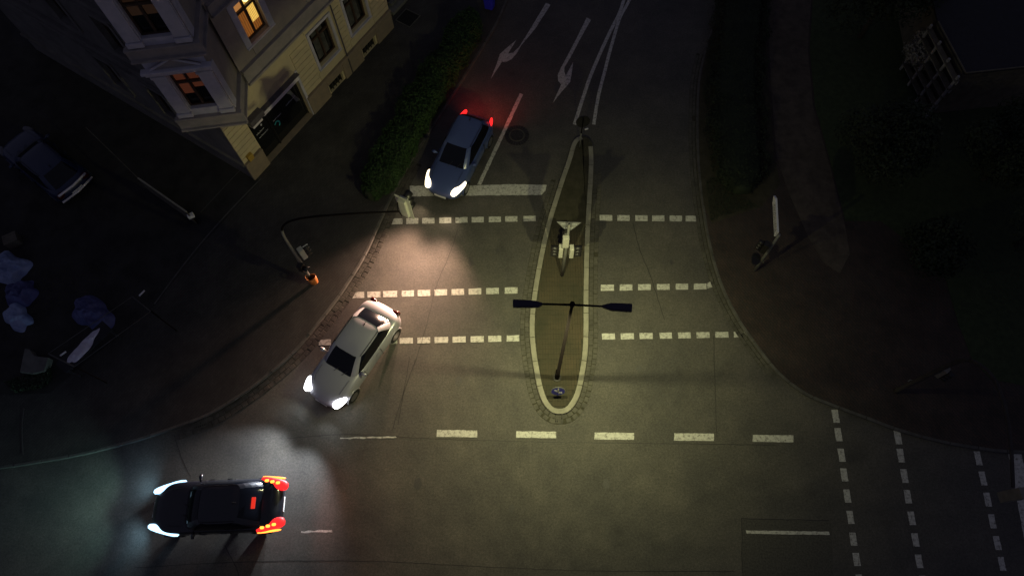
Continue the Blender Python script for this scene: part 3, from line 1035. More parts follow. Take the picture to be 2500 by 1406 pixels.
o0 = Vector((lb0.x, lb0.y, KH))
top = rel(lt0, o0)
mb = MB()
mb.tube([(0, 0, 0), (0, 0, 0.9), top * (0.9 / top.z) + Vector((0, 0, 0.001)), top], [0.095, 0.09, 0.07, 0.045], 14)
mb.done('pole', M['pole_dark'], lamp, True)
mb = MB(); mb.prism([(0.16 * math.cos(q * math.pi / 8), 0.16 * math.sin(q * math.pi / 8)) for q in range(16)], 0, 0.04); mb.done('base_plate', M['iron'], lamp)
mb = MB(); mb.tube([top + Vector((0, 0, -0.05)), top + Vector((0, 0, 0.1))], 0.075, 12); mb.done('cap', M['pole_dark'], lamp, True)
for (ax, ay, bx, by) in ((1320, 742, 1252, 741), (1475, 748, 1543, 752)):
    pa, pb = rel(G(ax, ay, 7.38), o0), rel(G(bx, by, 7.42), o0)
    mb = MB(); mb.tube([top, pa], [0.035, 0.03], 10); mb.done('arm', M['pole_dark'], lamp, True)
    u = (pb - pa); Lh = u.length; u.normalize()
    v = Vector((0, 0, 1)).cross(u).normalized()
    mb = MB()
    outl = [(-0.05, 0.03), (0.08, 0.075), (0.22, 0.115), (Lh - 0.03, 0.125), (Lh, 0.10), (Lh, -0.10), (Lh - 0.03, -0.125), (0.22, -0.115), (0.08, -0.075), (-0.05, -0.03)]
    if ax < 1400:
        outl = [(-0.05, 0.03), (0.05, 0.10), (0.14, 0.115), (Lh - 0.03, 0.125), (Lh, 0.10), (Lh, -0.10), (Lh - 0.03, -0.125), (0.30, -0.10), (0.12, -0.08), (-0.05, -0.03)]
    vs = []
    for z, f in ((-0.05, 0.97), (0.03, 1.0), (0.07, 0.82)):
        for a, b in outl:
            vs.append(pa + u * (a if f > 0.9 else Lh / 2 + (a - Lh / 2) * f) + v * b * f + Vector((0, 0, z)))
    n = len(outl)
    mb.add(vs, [(j * n + k, j * n + (k + 1) % n, (j + 1) * n + (k + 1) % n, (j + 1) * n + k) for j in (0, 1) for k in range(n)] + [tuple(range(n - 1, -1, -1)), tuple(range(2 * n, 3 * n))])
    hd = mb.done('lamp_head', M['lamp_body'], lamp)
    mb = MB(); cc = pa + u * Lh * 0.55 + Vector((0, 0, -0.056))
    T = Matrix((u.to_4d(), v.to_4d(), Vector((0, 0, 1, 0)), Vector((0, 0, 0, 1)))).transposed()
    T = Matrix.Translation(cc) @ Matrix(((u.x, v.x, 0, 0), (u.y, v.y, 0, 0), (u.z, v.z, 1, 0), (0, 0, 0, 1)))
    mb.box(-0.22, 0.22, -0.08, 0.08, -0.004, 0.004, T); mb.done('light_panel', M['led'], hd)
    l = bpy.data.lights.new('lamp_light', 'SPOT')
    l.energy = LAMP_POWER
    l.color = LAMP_COL
    l.spot_size = R_(145)
    l.spot_blend = 1.0
    l.shadow_soft_size = 0.06
    lo = bpy.data.objects.new('lamp_light', l)
    COL.objects.link(lo); lo.parent = lamp
    lo.location = cc + Vector((0, 0, -0.06))
    lo.rotation_euler = (R_(3), 0, 0)
    if True:                                     # extra spot added to each head to brighten house front and lattice
        left_head = ax < 1400
        l2 = bpy.data.lights.new('added_throw', 'SPOT')
        l2.energy = LAMP_POWER * (0.85 if left_head else 0.30)
        l2.color = LAMP_COL
        l2.spot_size = R_(62)
        l2.spot_blend = 0.8
        l2.shadow_soft_size = 0.10
        lo2 = bpy.data.objects.new('added_throw', l2)
        COL.objects.link(lo2); lo2.parent = lamp
        lo2.location = lo.location
        aim = (Vector((-8.8, 20.8, 1.9)) if left_head else Vector((17.5, 22.5, 2.0))) - (o0 + lo.location)
        lo2.rotation_euler = aim.to_track_quat('-Z', 'Y').to_euler()
        lo2.scale = (1.35, 0.50, 1)


# ------------------------------------------------------------------ traffic signals, signs
def signal_head(parent, c, yaw, w=0.26, d=0.22, h=0.85, nvis=3, board=False, vis_len=0.24, rim=False, shell=None):
    """c = centre (local); faces local +X after yaw"""
    T = Matrix.Translation(c) @ Matrix.Rotation(yaw, 4, 'Z')
    mb = MB(); mb.box(-d / 2, d / 2, -w / 2, w / 2, -h / 2, h / 2, T)
    hd = bevel(mb.done('signal_head', shell or M['sig_white'], parent), 0.02)
    mb = MB(); mb.box(d / 2, d / 2 + 0.012, -w / 2 + 0.01, w / 2 - 0.01, -h / 2 + 0.01, h / 2 - 0.01, T); mb.done('front_plate', M['black'], hd)
    if board:
        mb = MB(); mb.box(-0.01, 0.01, -w / 2 - 0.14, w / 2 + 0.14, -h / 2 - 0.12, h / 2 + 0.12, T); mb.done('backing_board', M['sig_white'], hd)
    for i in range(nvis):
        zc = h / 2 - (i + 0.5) * h / nvis
        r = min(w, h / nvis) * 0.46
        vs, fs = [], []
        S = 14
        for k in range(S + 1):
            q = -0.25 * math.pi + 1.5 * math.pi * k / S
            for x, rr in ((d / 2 + 0.012, r), (d / 2 + vis_len, r * 0.98), (d / 2 + vis_len, r * 0.90), (d / 2 + 0.012, r * 0.92)):
                vs.append(T @ Vector((x, rr * math.cos(q), zc + rr * math.sin(q))))
        for k in range(S):
            for e in range(4):
                fs.append((k * 4 + e, k * 4 + (e + 1) % 4, (k + 1) * 4 + (e + 1) % 4, (k + 1) * 4 + e))
        obj('visor', vs, fs, M['black'], hd, True)
        if rim:
            mb = MB(); mb.box(d / 2 + 0.02, d / 2 + vis_len + 0.02, -0.012, 0.012, zc + r - 0.0, zc + r + 0.02, T); mb.done('visor_rim', M['sig_edge'], hd)
        mb = MB(); mb.tube([T @ Vector((d / 2 + 0.012, 0, zc)), T @ Vector((d / 2 + 0.02, 0, zc))], r * 0.9, 14); mb.done('lens', M['glass_dark'], hd)
    return hd


def pts3(L, o):
    return [rel(G(x, y, z), o) for x, y, z in L]


# left mast with curved arm over the carriageway
b0 = G(765, 692, KH)
mast = tag(empty('signal_mast', (b0.x, b0.y, KH)), 'curved mast arm traffic signal reaching over the left hand lane', 'traffic light')
O = Vector((b0.x, b0.y, KH))
arc = pts3([(765, 692, KH), (742, 655, 1.55), (722, 622, 2.7), (702, 592, 3.7), (689, 566, 4.5), (693, 550, 4.95), (715, 538, 5.25), (760, 530, 5.45), (830, 524, 5.6), (910, 519, 5.7), (985, 516, 5.75)], O)
arcs = smooth_line(arc, 0.18)
n = len(arcs)
mb = MB(); mb.tube(arcs[:n // 2], [0.085 - 0.08 * i / n for i in range(n // 2)], 12); mb.done('pole', M['pole'], mast, True)
mb = MB(); mb.tube(arcs[n // 2 - 1:], [0.042 - 0.018 * i / n for i in range(n - n // 2 + 1)], 10); mb.done('arm', M['pole_dark'], mast, True)
hang = rel(G(988, 505, 5.35), O)
hd = signal_head(mast, hang, R_(62), w=0.30, d=0.24, h=1.0, vis_len=0.30, board=True)
mb = MB(); mb.tube([hang + Vector((-0.16, -0.1, 0.45)), hang + Vector((-0.2, -0.2, 0.1)), hang + Vector((-0.16, -0.1, -0.45))], 0.02, 6); mb.done('bracket', M['pole_dark'], mast, True)
signal_head(mast, rel(G(738, 618, 2.75), O), R_(38), w=0.22, d=0.20, h=0.66, vis_len=0.22, rim=True)
signal_head(mast, rel(G(735, 652, 1.95), O), R_(-20), w=0.24, d=0.20, h=0.42, nvis=1, shell=M['black'])
# orange litter bin on that mast
bb = G(762, 681, 0.85)
lit = tag(empty('litter_bin', (bb.x, bb.y, 0.85)), 'orange litter bin hanging on the curved signal mast', 'litter bin')
vs, fs = [], []
S = 18
for z, r in ((-0.38, 0.12), (-0.30, 0.17), (0.0, 0.20), (0.16, 0.21)):
    for k in range(S):
        q = 2 * math.pi * k / S
        vs.append((r * math.cos(q), r * 0.85 * math.sin(q), z + (0.10 * math.cos(q + 0.6) if z > 0.1 else 0)))
fs = [(j * S + k, j * S + (k + 1) % S, (j + 1) * S + (k + 1) % S, (j + 1) * S + k) for j in range(3) for k in range(S)] + [tuple(range(S - 1, -1, -1))]
o = obj('bucket', vs, fs, M['orange'], lit, True)
sm = o.modifiers.new('shell', 'SOLIDIFY'); sm.thickness = 0.015
mb = MB(); mb.tube([(0.21 * math.cos(math.pi * k / 8 + 2.0), 0.18 * math.sin(math.pi * k / 8 + 2.0), 0.13 + 0.12 * math.sin(math.pi * k / 8)) for k in range(9)], 0.018, 6)
mb.done('handle', M['orange'], lit, True)

# island signal post with give way sign
b0 = G(1372, 672, KH)
O = Vector((b0.x, b0.y, KH))
post = tag(empty('signal_post', (b0.x, b0.y, KH)), 'pale signal post on the island carrying several signal heads', 'traffic light')
tp = rel(G(1390, 548, 4.25), O)
mb = MB(); mb.tube([(0, 0, 0), tp * 0.5, tp], [0.075, 0.065, 0.05], 12); mb.done('pole', M['pole'], post, True)
cpt = lambda x, y, z: rel(G(x, y, z), O)
signal_head(post, cpt(1381, 590, 3.2), R_(92), w=0.24, d=0.18, h=0.72, vis_len=0.26)
signal_head(post, cpt(1369, 613, 2.45), R_(178), w=0.24, d=0.16, h=0.72, vis_len=0.30)
signal_head(post, cpt(1395, 614, 2.45), R_(4), w=0.24, d=0.16, h=0.72, vis_len=0.30)
for px in (1371, 1391):
    mb = MB(); mb.tube([cpt(1381, 600, 2.85), cpt(px, 605, 2.80)], 0.025, 6); mb.done('bracket', M['pole_dark'], post)
o_s = G(1388, 560, 3.65)
sg = tag(empty('give_way_sign', (o_s.x, o_s.y + 0.1, o_s.z)), 'triangular give way sign seen from behind atop the island signal post', 'traffic sign')
mb = MB()
tri = [(-0.44, 0.36), (0.44, 0.36), (0.0, -0.42)]
rr = []
for i, (x, z) in enumerate(tri):
    for k in (-1, 0, 1):
        j = tri[(i + k) % 3]
        rr.append((x + (j[0] - x) * 0.07 * abs(k), z + (j[1] - z) * 0.07 * abs(k)))
def vplate(pts, t, T=None):
    m_ = MB(); n_ = len(pts)
    vs_ = [Vector((x, -t / 2, z)) for x, z in pts] + [Vector((x, t / 2, z)) for x, z in pts]
    if T: vs_ = [T @ v for v in vs_]
    m_.add(vs_, [tuple(range(n_)), tuple(range(2 * n_ - 1, n_ - 1, -1))] + [(i, n_ + i, n_ + (i + 1) % n_, (i + 1) % n_) for i in range(n_)])
    return m_
T = Matrix.Rotation(R_(-3), 4, 'Z')
vplate(rr, 0.012, T).done('sign_plate', M['alu'], sg)
vplate([(x * 0.62, z * 0.62 + 0.02) for x, z in rr], 0.004, Matrix.Translation((0, 0.010, 0)) @ T).done('sign_face', M['sign_white'], sg)
for z in (0.2, -0.1):
    mb = MB(); mb.box(-0.3 + abs(z - 0.2) * 0.5, 0.3 - abs(z - 0.2) * 0.5, -0.03, -0.007, z - 0.02, z + 0.02, T); mb.done('clamp_rail', M['alu'], sg)

# blue keep-right disc at the island tip
b0 = G(1361, 966, KH)
sg = tag(empty('keep_right_sign', (b0.x, b0.y, KH)), 'small blue round arrow sign near the rounded tip of the island', 'traffic sign')
mb = MB(); mb.tube([(0, 0, 0), (0, 0.0, 0.95)], 0.03, 8); mb.done('post', M['pole'], sg, True)
Tt = Matrix.Translation((0.0, 0.03, 0.62)) @ Matrix.Rotation(R_(-14), 4, 'X')
disc = lambda r: [(r * math.cos(q * math.pi / 14), r * math.sin(q * math.pi / 14)) for q in range(28)]
vplate(disc(0.26), 0.012, Tt).done('disc', M['alu'], sg)
vplate(disc(0.25), 0.004, Matrix.Translation((0, -0.040, 0)) @ Matrix.Translation((0.0, 0.03, 0.62)) @ Matrix.Rotation(R_(-14), 4, 'X')).done('blue_face', M['sign_blue'], sg)
arrow = [(-0.16, 0.10), (0.04, -0.07), (-0.01, -0.12), (0.16, -0.13), (0.14, 0.03), (0.09, -0.02), (-0.12, 0.15)]
vplate(arrow, 0.003, Matrix.Translation((0, -0.046, 0)) @ Matrix.Translation((0.0, 0.03, 0.62)) @ Matrix.Rotation(R_(-14), 4, 'X')).done('arrow', M['sign_white'], sg)

# little bollard sign on the island's northern nose
b0 = G(1415, 361, KH)
O = Vector((b0.x, b0.y, KH))
sg = tag(empty('nose_sign', (b0.x, b0.y, KH)), 'thin dim sign post at the narrow northern nose of the island', 'traffic sign')
mb = MB(); mb.tube([(0, 0, 0), rel(G(1419, 326, 1.3), O)], 0.028, 8); mb.done('post', M['pole'], sg, True)
pt_ = rel(G(1419, 326, 1.3), O)
mb = MB(); mb.tube([pt_, pt_ + Vector((0.03, 0.02, 0.95))], 0.026, 8); mb.done('post_top', M['pole_dark'], sg, True)
vplate(disc(0.30), 0.03, Matrix.Translation(pt_ + Vector((0.03, 0.07, 0.72))) @ Matrix.Rotation(R_(8), 4, 'Z') @ Matrix.Rotation(R_(-12), 4, 'X')).done('disc', M['black'], sg)  # unlit face of the disc is put into its black colour
mb = MB(); mb.tube([(0.14, 0.02, 1.3), (0.28, 0.06, 1.3)], 0.035, 8); mb.done('reflector', M['sign_white'], sg, True)

# right hand post with direction blade
b0 = G(1843, 660, KH)
O = Vector((b0.x, b0.y, KH))
post = tag(empty('signal_post', (b0.x, b0.y, KH)), 'dark signal post with direction blade on the right hand pavement', 'traffic light')
tp = rel(G(1903, 573, 3.25), O)
mb = MB(); mb.tube([(0, 0, 0), tp * 0.5, tp], [0.065, 0.06, 0.05], 12); mb.done('pole', M['pole'], post, True)
q0, q1 = rel(G(1896, 572, 2.95), O), rel(G(1891, 478, 2.95), O)
u = (q1 - q0); u.z = 0; Lb = u.length; u.normalize(); v = Vector((-u.y, u.x, 0))
ms = MB()
bl = [(0, -0.17), (Lb - 0.22, -0.17), (Lb, 0.0), (Lb - 0.22, 0.17), (0, 0.17)]
bt = [q0 + u * a + Vector((0, 0, b)) + v * s for s in (-0.035, 0.035) for a, b in bl]
ms.add(bt, [(4, 3, 2, 1, 0), (5, 6, 7, 8, 9)] + [(i, (i + 1) % 5, 5 + (i + 1) % 5, 5 + i) for i in range(5)])
ms.done('direction_blade', M['sign_white'], post)
ms = MB()
for r_ in range(3):
    x = 0.12
    while x < Lb - 0.4:
        w_ = random.uniform(0.03, 0.09)
        zc = 0.10 - 0.10 * r_
        pq = [q0 + u * a + Vector((0, 0, zc + b)) + v * 0.039 for a, b in ((x, -0.022), (x + w_, -0.022), (x + w_, 0.022), (x, 0.022))]
        ms.add(pq, [(0, 1, 2, 3)])
        x += w_ + random.uniform(0.02, 0.06)
ms.done('blade_print', M['black'], post)
signal_head(post, cpt(0, 0, 0) * 0 + rel(G(1868, 604, 2.35), O), R_(152), w=0.24, d=0.2, h=0.62, nvis=3, vis_len=0.22, shell=M['black'])
vs_, fs_ = [], []
cdisc = rel(G(1845, 632, 1.25), O)
Td = Matrix.Translation(cdisc) @ Matrix.Rotation(R_(45), 4, 'Z') @ Matrix.Rotation(R_(-50), 4, 'X')
vplate(disc(0.24), 0.05, Td).done('dark_disc', M['black'], post)
mb = MB(); mb.tube([rel(G(1862, 640, 0.95), O) + Vector((0.05 * math.cos(k), 0, 0.09 * math.sin(k))) for k in (0, 1, 2, 3, 4, 5, 6.2)], 0.012, 6); mb.done('push_button_box', M['pole'], post, True)

# lower right mast with arm over the side road
b0 = G(2187, 955, KH)
O = Vector((b0.x, b0.y, KH))
mast = tag(empty('signal_mast', (b0.x, b0.y, KH)), 'unlit mast arm signal over the side road at the right edge', 'traffic light')
arc = smooth_line(pts3([(2187, 955, KH), (2235, 931, 1.2), (2282, 908, 2.4), (2325, 888, 3.5), (2360, 878, 4.3), (2395, 892, 4.9), (2430, 930, 5.3), (2455, 1000, 5.6), (2468, 1090, 5.8), (2474, 1195, 5.85)], O), 0.2)
n = len(arc)
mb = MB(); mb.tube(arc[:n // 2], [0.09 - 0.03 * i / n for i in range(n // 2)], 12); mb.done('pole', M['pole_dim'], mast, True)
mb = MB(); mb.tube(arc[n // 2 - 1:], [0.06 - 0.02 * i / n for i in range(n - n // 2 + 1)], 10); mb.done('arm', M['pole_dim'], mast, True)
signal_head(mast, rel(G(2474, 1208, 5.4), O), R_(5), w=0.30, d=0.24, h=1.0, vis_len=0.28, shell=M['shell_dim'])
signal_head(mast, rel(G(2300, 908, 2.5), O), R_(-50), w=0.24, d=0.2, h=0.62, vis_len=0.20, shell=M['shell_dim'])
mb = MB(); mb.tube([rel(G(2313, 908, 2.7), O), rel(G(2322, 888, 2.9), O)], 0.03, 6); mb.done('bracket', M['pole'], mast)
mb = MB(); mb.tube([rel(G(2217, 931, 0.95), O), rel(G(2222, 927, 1.0), O), rel(G(2229, 929, 1.0), O)], 0.022, 6); mb.done('push_button_box', M['pole'], mast)

# ------------------------------------------------------------------ corner house
A0 = G(622, 441); A0.z = 0
U = (G(966, 63) - G(622, 441)); U.z = 0; U.normalize()
NV = Vector((U.y, -U.x, 0))                     # outward, towards the street
V2 = -NV                                         # along the yard facade, away from the corner
house = tag(empty('corner_house', (0, 0, 0)), 'cream stucco corner house with shopfront, corner bay and one lit window', 'building')


def FT(origin, u, nrm):
    """facade frame: local x along u, y outward, z up"""
    return Matrix(((u.x, nrm.x, 0, origin.x), (u.y, nrm.y, 0, origin.y), (0, 0, 1, 0), (0, 0, 0, 1)))


F1 = FT(A0, U, NV)
F2 = FT(A0, V2, -U)                              # yard facade, outward is -U


def fbox(name, F, s0, s1, z0, z1, y0, y1, m, parent=house, bev=0.0):
    mb = MB(); mb.box(s0, s1, y0, y1, z0, z1, F)
    o = mb.done(name, m, parent)
    if bev:
        bevel(o, bev)
    return o


def wall_with_holes(name, F, s0, s1, z0, z1, holes, m, depth=0.35, parent=house):
    ss = sorted({s0, s1, *[h[0] for h in holes], *[h[1] for h in holes]})
    zs = sorted({z0, z1, *[h[2] for h in holes], *[h[3] for h in holes]})
    mb = MB()
    for i in range(len(ss) - 1):
        for j in range(len(zs) - 1):
            a, b, c, d = ss[i], ss[i + 1], zs[j], zs[j + 1]
            if any(h[0] <= a and b <= h[1] and h[2] <= c and d <= h[3] for h in holes):
                continue
            mb.add([F @ Vector((a, 0, c)), F @ Vector((b, 0, c)), F @ Vector((b, 0, d)), F @ Vector((a, 0, d))], [(3, 2, 1, 0)])
    for h in holes:
        a, b, c, d = h[:4]
        P = [F @ Vector((x, y, z)) for y in (0, -depth) for x, z in ((a, c), (b, c), (b, d), (a, d))]
        mb.add(P, [(0, 1, 5, 4), (1, 2, 6, 5), (2, 3, 7, 6), (3, 0, 4, 7)])
    return mb.done(name, m, parent)


def window(F, s0, s1, z0, z1, back, surround=None, sw=0.16, depth=0.22, transom=0.68, parent=house, pane_m=None, split=True, sill=True):
    """frame with cross bar, panes; 'back' = list of (s0f,s1f,z0f,z1f,material) seen in the openings"""
    fr = MB()
    t = 0.07
    y0, y1 = -depth - 0.03, -depth + 0.03
    fr.box(s0, s0 + t, y0, y1, z0, z1, F); fr.box(s1 - t, s1, y0, y1, z0, z1, F)
    fr.box(s0 + t, s1 - t, y0, y1, z0, z0 + t, F); fr.box(s0 + t, s1 - t, y0, y1, z1 - t, z1, F)
    zt = z0 + (z1 - z0) * transom
    fr.box(s0 + t, s1 - t, y0 - 0.01, y1 + 0.02, zt - 0.05, zt + 0.05, F)
    sm = (s0 + s1) / 2
    fr.box(sm - 0.045, sm + 0.045, y0 - 0.006, y1 + 0.012, z0 + t, zt - 0.05, F)
    fr.box(sm - 0.045, sm + 0.045, y0 - 0.006, y1 + 0.012, zt + 0.05, z1 - t, F)
    w = fr.done('window', M['frame_wood'], parent)
    for a, b, c, d, m in back:
        mb = MB()
        P = [F @ Vector((s0 + (s1 - s0) * x, -depth - 0.06, z0 + (z1 - z0) * z)) for x, z in ((a, c), (b, c), (b, d), (a, d))]
        mb.add(P, [(3, 2, 1, 0)])
        mb.done('pane', m, w)
    if surround:
        mb = MB()
        mb.box(s0 - sw, s0, -0.02, 0.055, z0 - 0.02, z1, F); mb.box(s1, s1 + sw, -0.02, 0.055, z0 - 0.02, z1, F)
        mb.box(s0 - sw, s1 + sw, -0.02, 0.07, z1, z1 + sw, F)
        mb.done('surround', surround, w)
    if sill:
        mb = MB(); mb.box(s0 - sw, s1 + sw, -depth + 0.03, 0.10, z0 - 0.09, z0 - 0.02, F); mb.done('sill', surround or M['stone'], w)
    return w


PEND = 10.25
CB = 4.30                                       # underside of the belt between the storeys
holes1 = [(1.05, 4.10, 0.06, 2.85), (5.45, 6.72, 1.9, 3.85), (7.70, 8.95, 1.9, 3.85), (5.5, 6.45, 0.12, 0.72), (8.0, 8.95, 0.12, 0.72)]
wall_with_holes('street_wall', F1, 0.0, PEND, 0.0, CB, holes1, M['stucco'])
# rusticated plaster bands between the openings
bands = []
z = 1.28
while z < 3.75:
    z2 = z + 0.285
    for a, b in ((0.0, 0.98), (4.22, 5.22), (6.95, 7.45), (9.18, 10.25)):
        if z > 2.85 and b < 1.0:
            pass
        fbox('plaster_band', F1, a + 0.004, b, z + 0.008, z2 - 0.022, -0.01, 0.038, M['stucco'], bev=0.012)
    z = z2
for a, b in ((5.24, 6.93), (7.47, 9.16)):
    fbox('plaster_band', F1, a, b, 1.28, 1.70, -0.01, 0.030, M['stucco'], bev=0.01)
    fbox('plaster_band', F1, a, b, 4.02, 4.24, -0.01, 0.032, M['stucco'], bev=0.01)
# plinth blocks
for a, b in ((-0.03, 1.02), (4.14, 5.40), (6.55, 7.90), (9.05, 10.27)):
    fbox('plinth_block', F1, a, b, -0.02, 1.12, -0.02, 0.10, M['plinth'], bev=0.02)
for a, b in ((5.41, 6.54), (7.91, 9.04)):
    fbox('plinth_block', F1, a, b, 0.74, 1.12, -0.02, 0.085, M['plinth'], bev=0.02)
    fbox('cellar_window', F1, a + 0.10, b - 0.10, 0.12, 0.72, -0.20, -0.16, M['glass_dark'])
    for k in range(5):
        s = a + 0.16 + k * (b - a - 0.32) / 4
        fbox('bar', F1, s - 0.02, s + 0.02, 0.12, 0.72, -0.10, -0.07, M['iron'])
for a, b in ((-0.03, 1.02), (4.13, 10.28)):
    fbox('plinth_moulding', F1, a, b, 1.12, 1.25, -0.02, 0.15, M['plinth'], bev=0.03)
cur = [(0.04, 0.46, 0.03, 0.97, M['curtain']), (0.54, 0.96, 0.03, 0.97, M['curtain'])]
for s0, s1 in ((5.45, 6.72), (7.70, 8.95)):
    window(F1, s0, s1, 1.9, 3.85, [(0, 1, 0, 1, M['glass_dark'])], M['stone_pale'], sw=0.13, depth=0.20)
    fbox('net_curtain', F1, s0 + 0.28, s0 + 0.62, 2.0, 3.7, -0.247, -0.243, M['curtain'])
    fbox('net_curtain', F1, s0 + 0.74, s0 + 0.98, 2.0, 3.7, -0.247, -0.243, M['curtain'])
# shopfront
shop = MB(); shop.box(1.05, 4.10, -0.30, -0.26, 0.06, 2.50, F1)
shopw = shop.done('shop_window', M['glass_dark'], house)
for s in (1.09, 2.10, 4.06):
    fbox('mullion', F1, s - 0.035, s + 0.035, 0.06, 2.50, -0.26, -0.20, M['black'], shopw)
fbox('threshold', F1, 1.02, 4.12, 0.0, 0.13, -0.28, 0.06, M['plinth'], shopw)
fbox('door_jamb', F1, 4.10, 4.22, 0.0, 2.95, -0.02, 0.06, M['stone_pale'], shopw)
fbox('fascia', F1, 1.86, 4.14, 2.50, 2.86, -0.30, 0.10, M['fascia'], shopw, 0.01)
fbox('fascia', F1, 1.18, 1.74, 2.42, 2.76, -0.30, 0.10, M['fascia'], shopw, 0.01)
fbox('fascia_cover', F1, 1.86, 4.16, 2.863, 2.90, -0.02, 0.24, M['grime'], shopw)
fbox('roller_box', F1, 1.06, 1.84, 2.78, 3.08, -0.02, 0.30, M['grime'], shopw, 0.02)
# irregular darker patch on the wall above the fascia
gm = MB()
gp = [(2.05, 2.905), (4.12, 2.905), (4.0, 3.18), (3.75, 3.32), (3.3, 3.28), (3.0, 3.36), (2.6, 3.22), (2.3, 3.02)]
gm.add([F1 @ Vector((s, 0.0045, z)) for s, z in gp], [tuple(range(len(gp)))[::-1]])
gm.done('wall_patch', mat('dark_wall_patch', (0.34, 0.27, 0.20), 0.95, col2=(0.5, 0.42, 0.25), scale=2.5), house)


def print_row(s0, s1, zc, h, slope=0.0):
    mb = MB()
    s = s0
    while s < s1:
        w = random.uniform(0.035, 0.06)
        hh = h * random.choice((0.7, 0.7, 1.0))
        y = -0.256
        zb = zc - h / 2
        k = random.randrange(3)
        mb.add([F1 @ Vector((a, y, c)) for a, c in ((s, zb), (s + 0.016, zb), (s + 0.016, zb + hh), (s, zb + hh))], [(3, 2, 1, 0)])
        if k != 1:
            mb.add([F1 @ Vector((a, y + 0.0005, c)) for a, c in ((s, zb + hh * 0.5), (s + w, zb + hh * 0.5), (s + w, zb + hh * 0.75), (s, zb + hh * 0.75))], [(3, 2, 1, 0)])
        if k != 2:
            mb.add([F1 @ Vector((a, y, c)) for a, c in ((s + w - 0.016, zb), (s + w, zb), (s + w, zb + hh * 0.7), (s + w - 0.016, zb + hh * 0.7))], [(3, 2, 1, 0)])
        s += w + 0.022
    mb.done('window_print', M['letter'], shopw)


print_row(1.30, 1.78, 1.62, 0.09)
print_row(1.34, 1.88, 1.36, 0.09)
print_row(2.30, 2.80, 1.45, 0.08)
print_row(3.20, 3.78, 1.55, 0.08)
mb = MB()
mb.add([F1 @ Vector((1.72 + 0.05 * math.cos(q), -0.255, 1.86 + 0.07 * math.sin(q))) for q in (0, 1, 2, 3, 4, 5)], [(5, 4, 3, 2, 1, 0)])
mb.done('window_print', M['letter'], shopw)
arcp = [(2.42 + 0.17 * math.cos(q), 1.12 + 0.20 * math.sin(q)) for q in [math.pi * (0.85 - 1.25 * k / 12) for k in range(13)]]
arcq = [(2.42 + 0.09 * math.cos(q), 1.12 + 0.12 * math.sin(q)) for q in [math.pi * (0.85 - 1.25 * k / 12) for k in range(13)]]
mb = MB()
for k in range(12):
    mb.add([F1 @ Vector((a, -0.255, c)) for a, c in (arcp[k], arcp[k + 1], arcq[k + 1], arcq[k])], [(0, 1, 2, 3)])
mb.done('teal_emblem', M['teal'], shopw)
mb = MB()
mb.add([F1 @ Vector((a, -0.257, c)) for a, c in ((3.48, 2.02), (3.60, 2.12), (3.72, 2.02), (3.85, 1.5), (3.98, 1.1), (3.75, 1.2), (3.62, 1.85))], [(0, 1, 2, 3, 4, 5, 6)])
mb.done('window_print', mat('grey_print', (0.16, 0.16, 0.16), 0.7), shopw)
# yellow letter box on the corner pilaster
fbox('meter_box', F1, 0.22, 0.50, 1.30, 1.62, 0.04, 0.20, mat('ochre_box', (0.42, 0.27, 0.04), 0.7), house, 0.02)


def belt(F, s0, s1, zb, zt, proj, parent=house, m=None):
    m = m or M['stone']
    h = zt - zb
    fbox('belt_moulding', F, s0, s1, zb, zb + 0.10 * h, -0.02, proj * 0.55, m, parent)
    fbox('belt_moulding', F, s0, s1, zb + 0.10 * h + 0.002, zb + 0.22 * h, -0.02, proj, m, parent, 0.01)
    fbox('belt_moulding', F, s0, s1, zb + 0.22 * h + 0.002, zt - 0.16 * h, -0.02, proj * 0.5, m, parent)
    fbox('belt_moulding', F, s0, s1, zt - 0.16 * h + 0.002, zt, -0.02, proj * 0.8, m, parent, 0.01)


belt(F1, 1.95, PEND + 0.05, CB, 5.10, 0.20)
# upper storeys, street side
up_holes = [(2.88, 3.92, 5.70, 7.55), (6.0, 7.04, 5.70, 7.55), (8.6, 9.6, 5.70, 7.55), (2.88, 3.92, 8.9, 10.7), (6.0, 7.04, 8.9, 10.7), (8.6, 9.6, 8.9, 10.7)]
wall_with_holes('upper_wall', F1, 1.9, PEND, 5.10, 11.8, up_holes, M['stucco_up'])
belt(F1, 1.95, PEND + 0.05, 7.82, 8.40, 0.22)
for i, h in enumerate(up_holes):
    if i == 0:
        back = [(0.0, 0.5, 0.0, 0.68, M['win_amber']), (0.5, 1.0, 0.0, 0.22, M['win_amber']), (0.62, 1.0, 0.22, 0.68, M['win_gold']), (0.5, 0.62, 0.22, 0.68, M['win_amber']),
                (0.0, 0.5, 0.68, 1.0, mat('lit_room_ochre', (0, 0, 0), emit=(1, 0.42, 0.12), estr=0.38)), (0.5, 1.0, 0.68, 1.0, M['win_gold'])]
    else:
        back = [(0, 1, 0, 1, M['glass_dark'])]
    window(F1, h[0], h[1], h[2], h[3], back, M['stone_pale'], sw=0.26, depth=0.20, parent=house)
    fbox('apron_panel', F1, h[0] - 0.02, h[1] + 0.02, h[2] - 0.52, h[2] - 0.12, -0.02, 0.03, M['stone'], house)
blk = MB()
for k in range(9):
    q = k / 9 * 6.283
    pq = F1 @ Vector((3.60, -0.20, 7.25))
blk.tube([F1 @ Vector((3.62, -0.235, 7.12)), F1 @ Vector((3.62, -0.235, 7.40))], [0.10, 0.16], 12)
blk.done('room_lamp', M['win_lamp'], house)
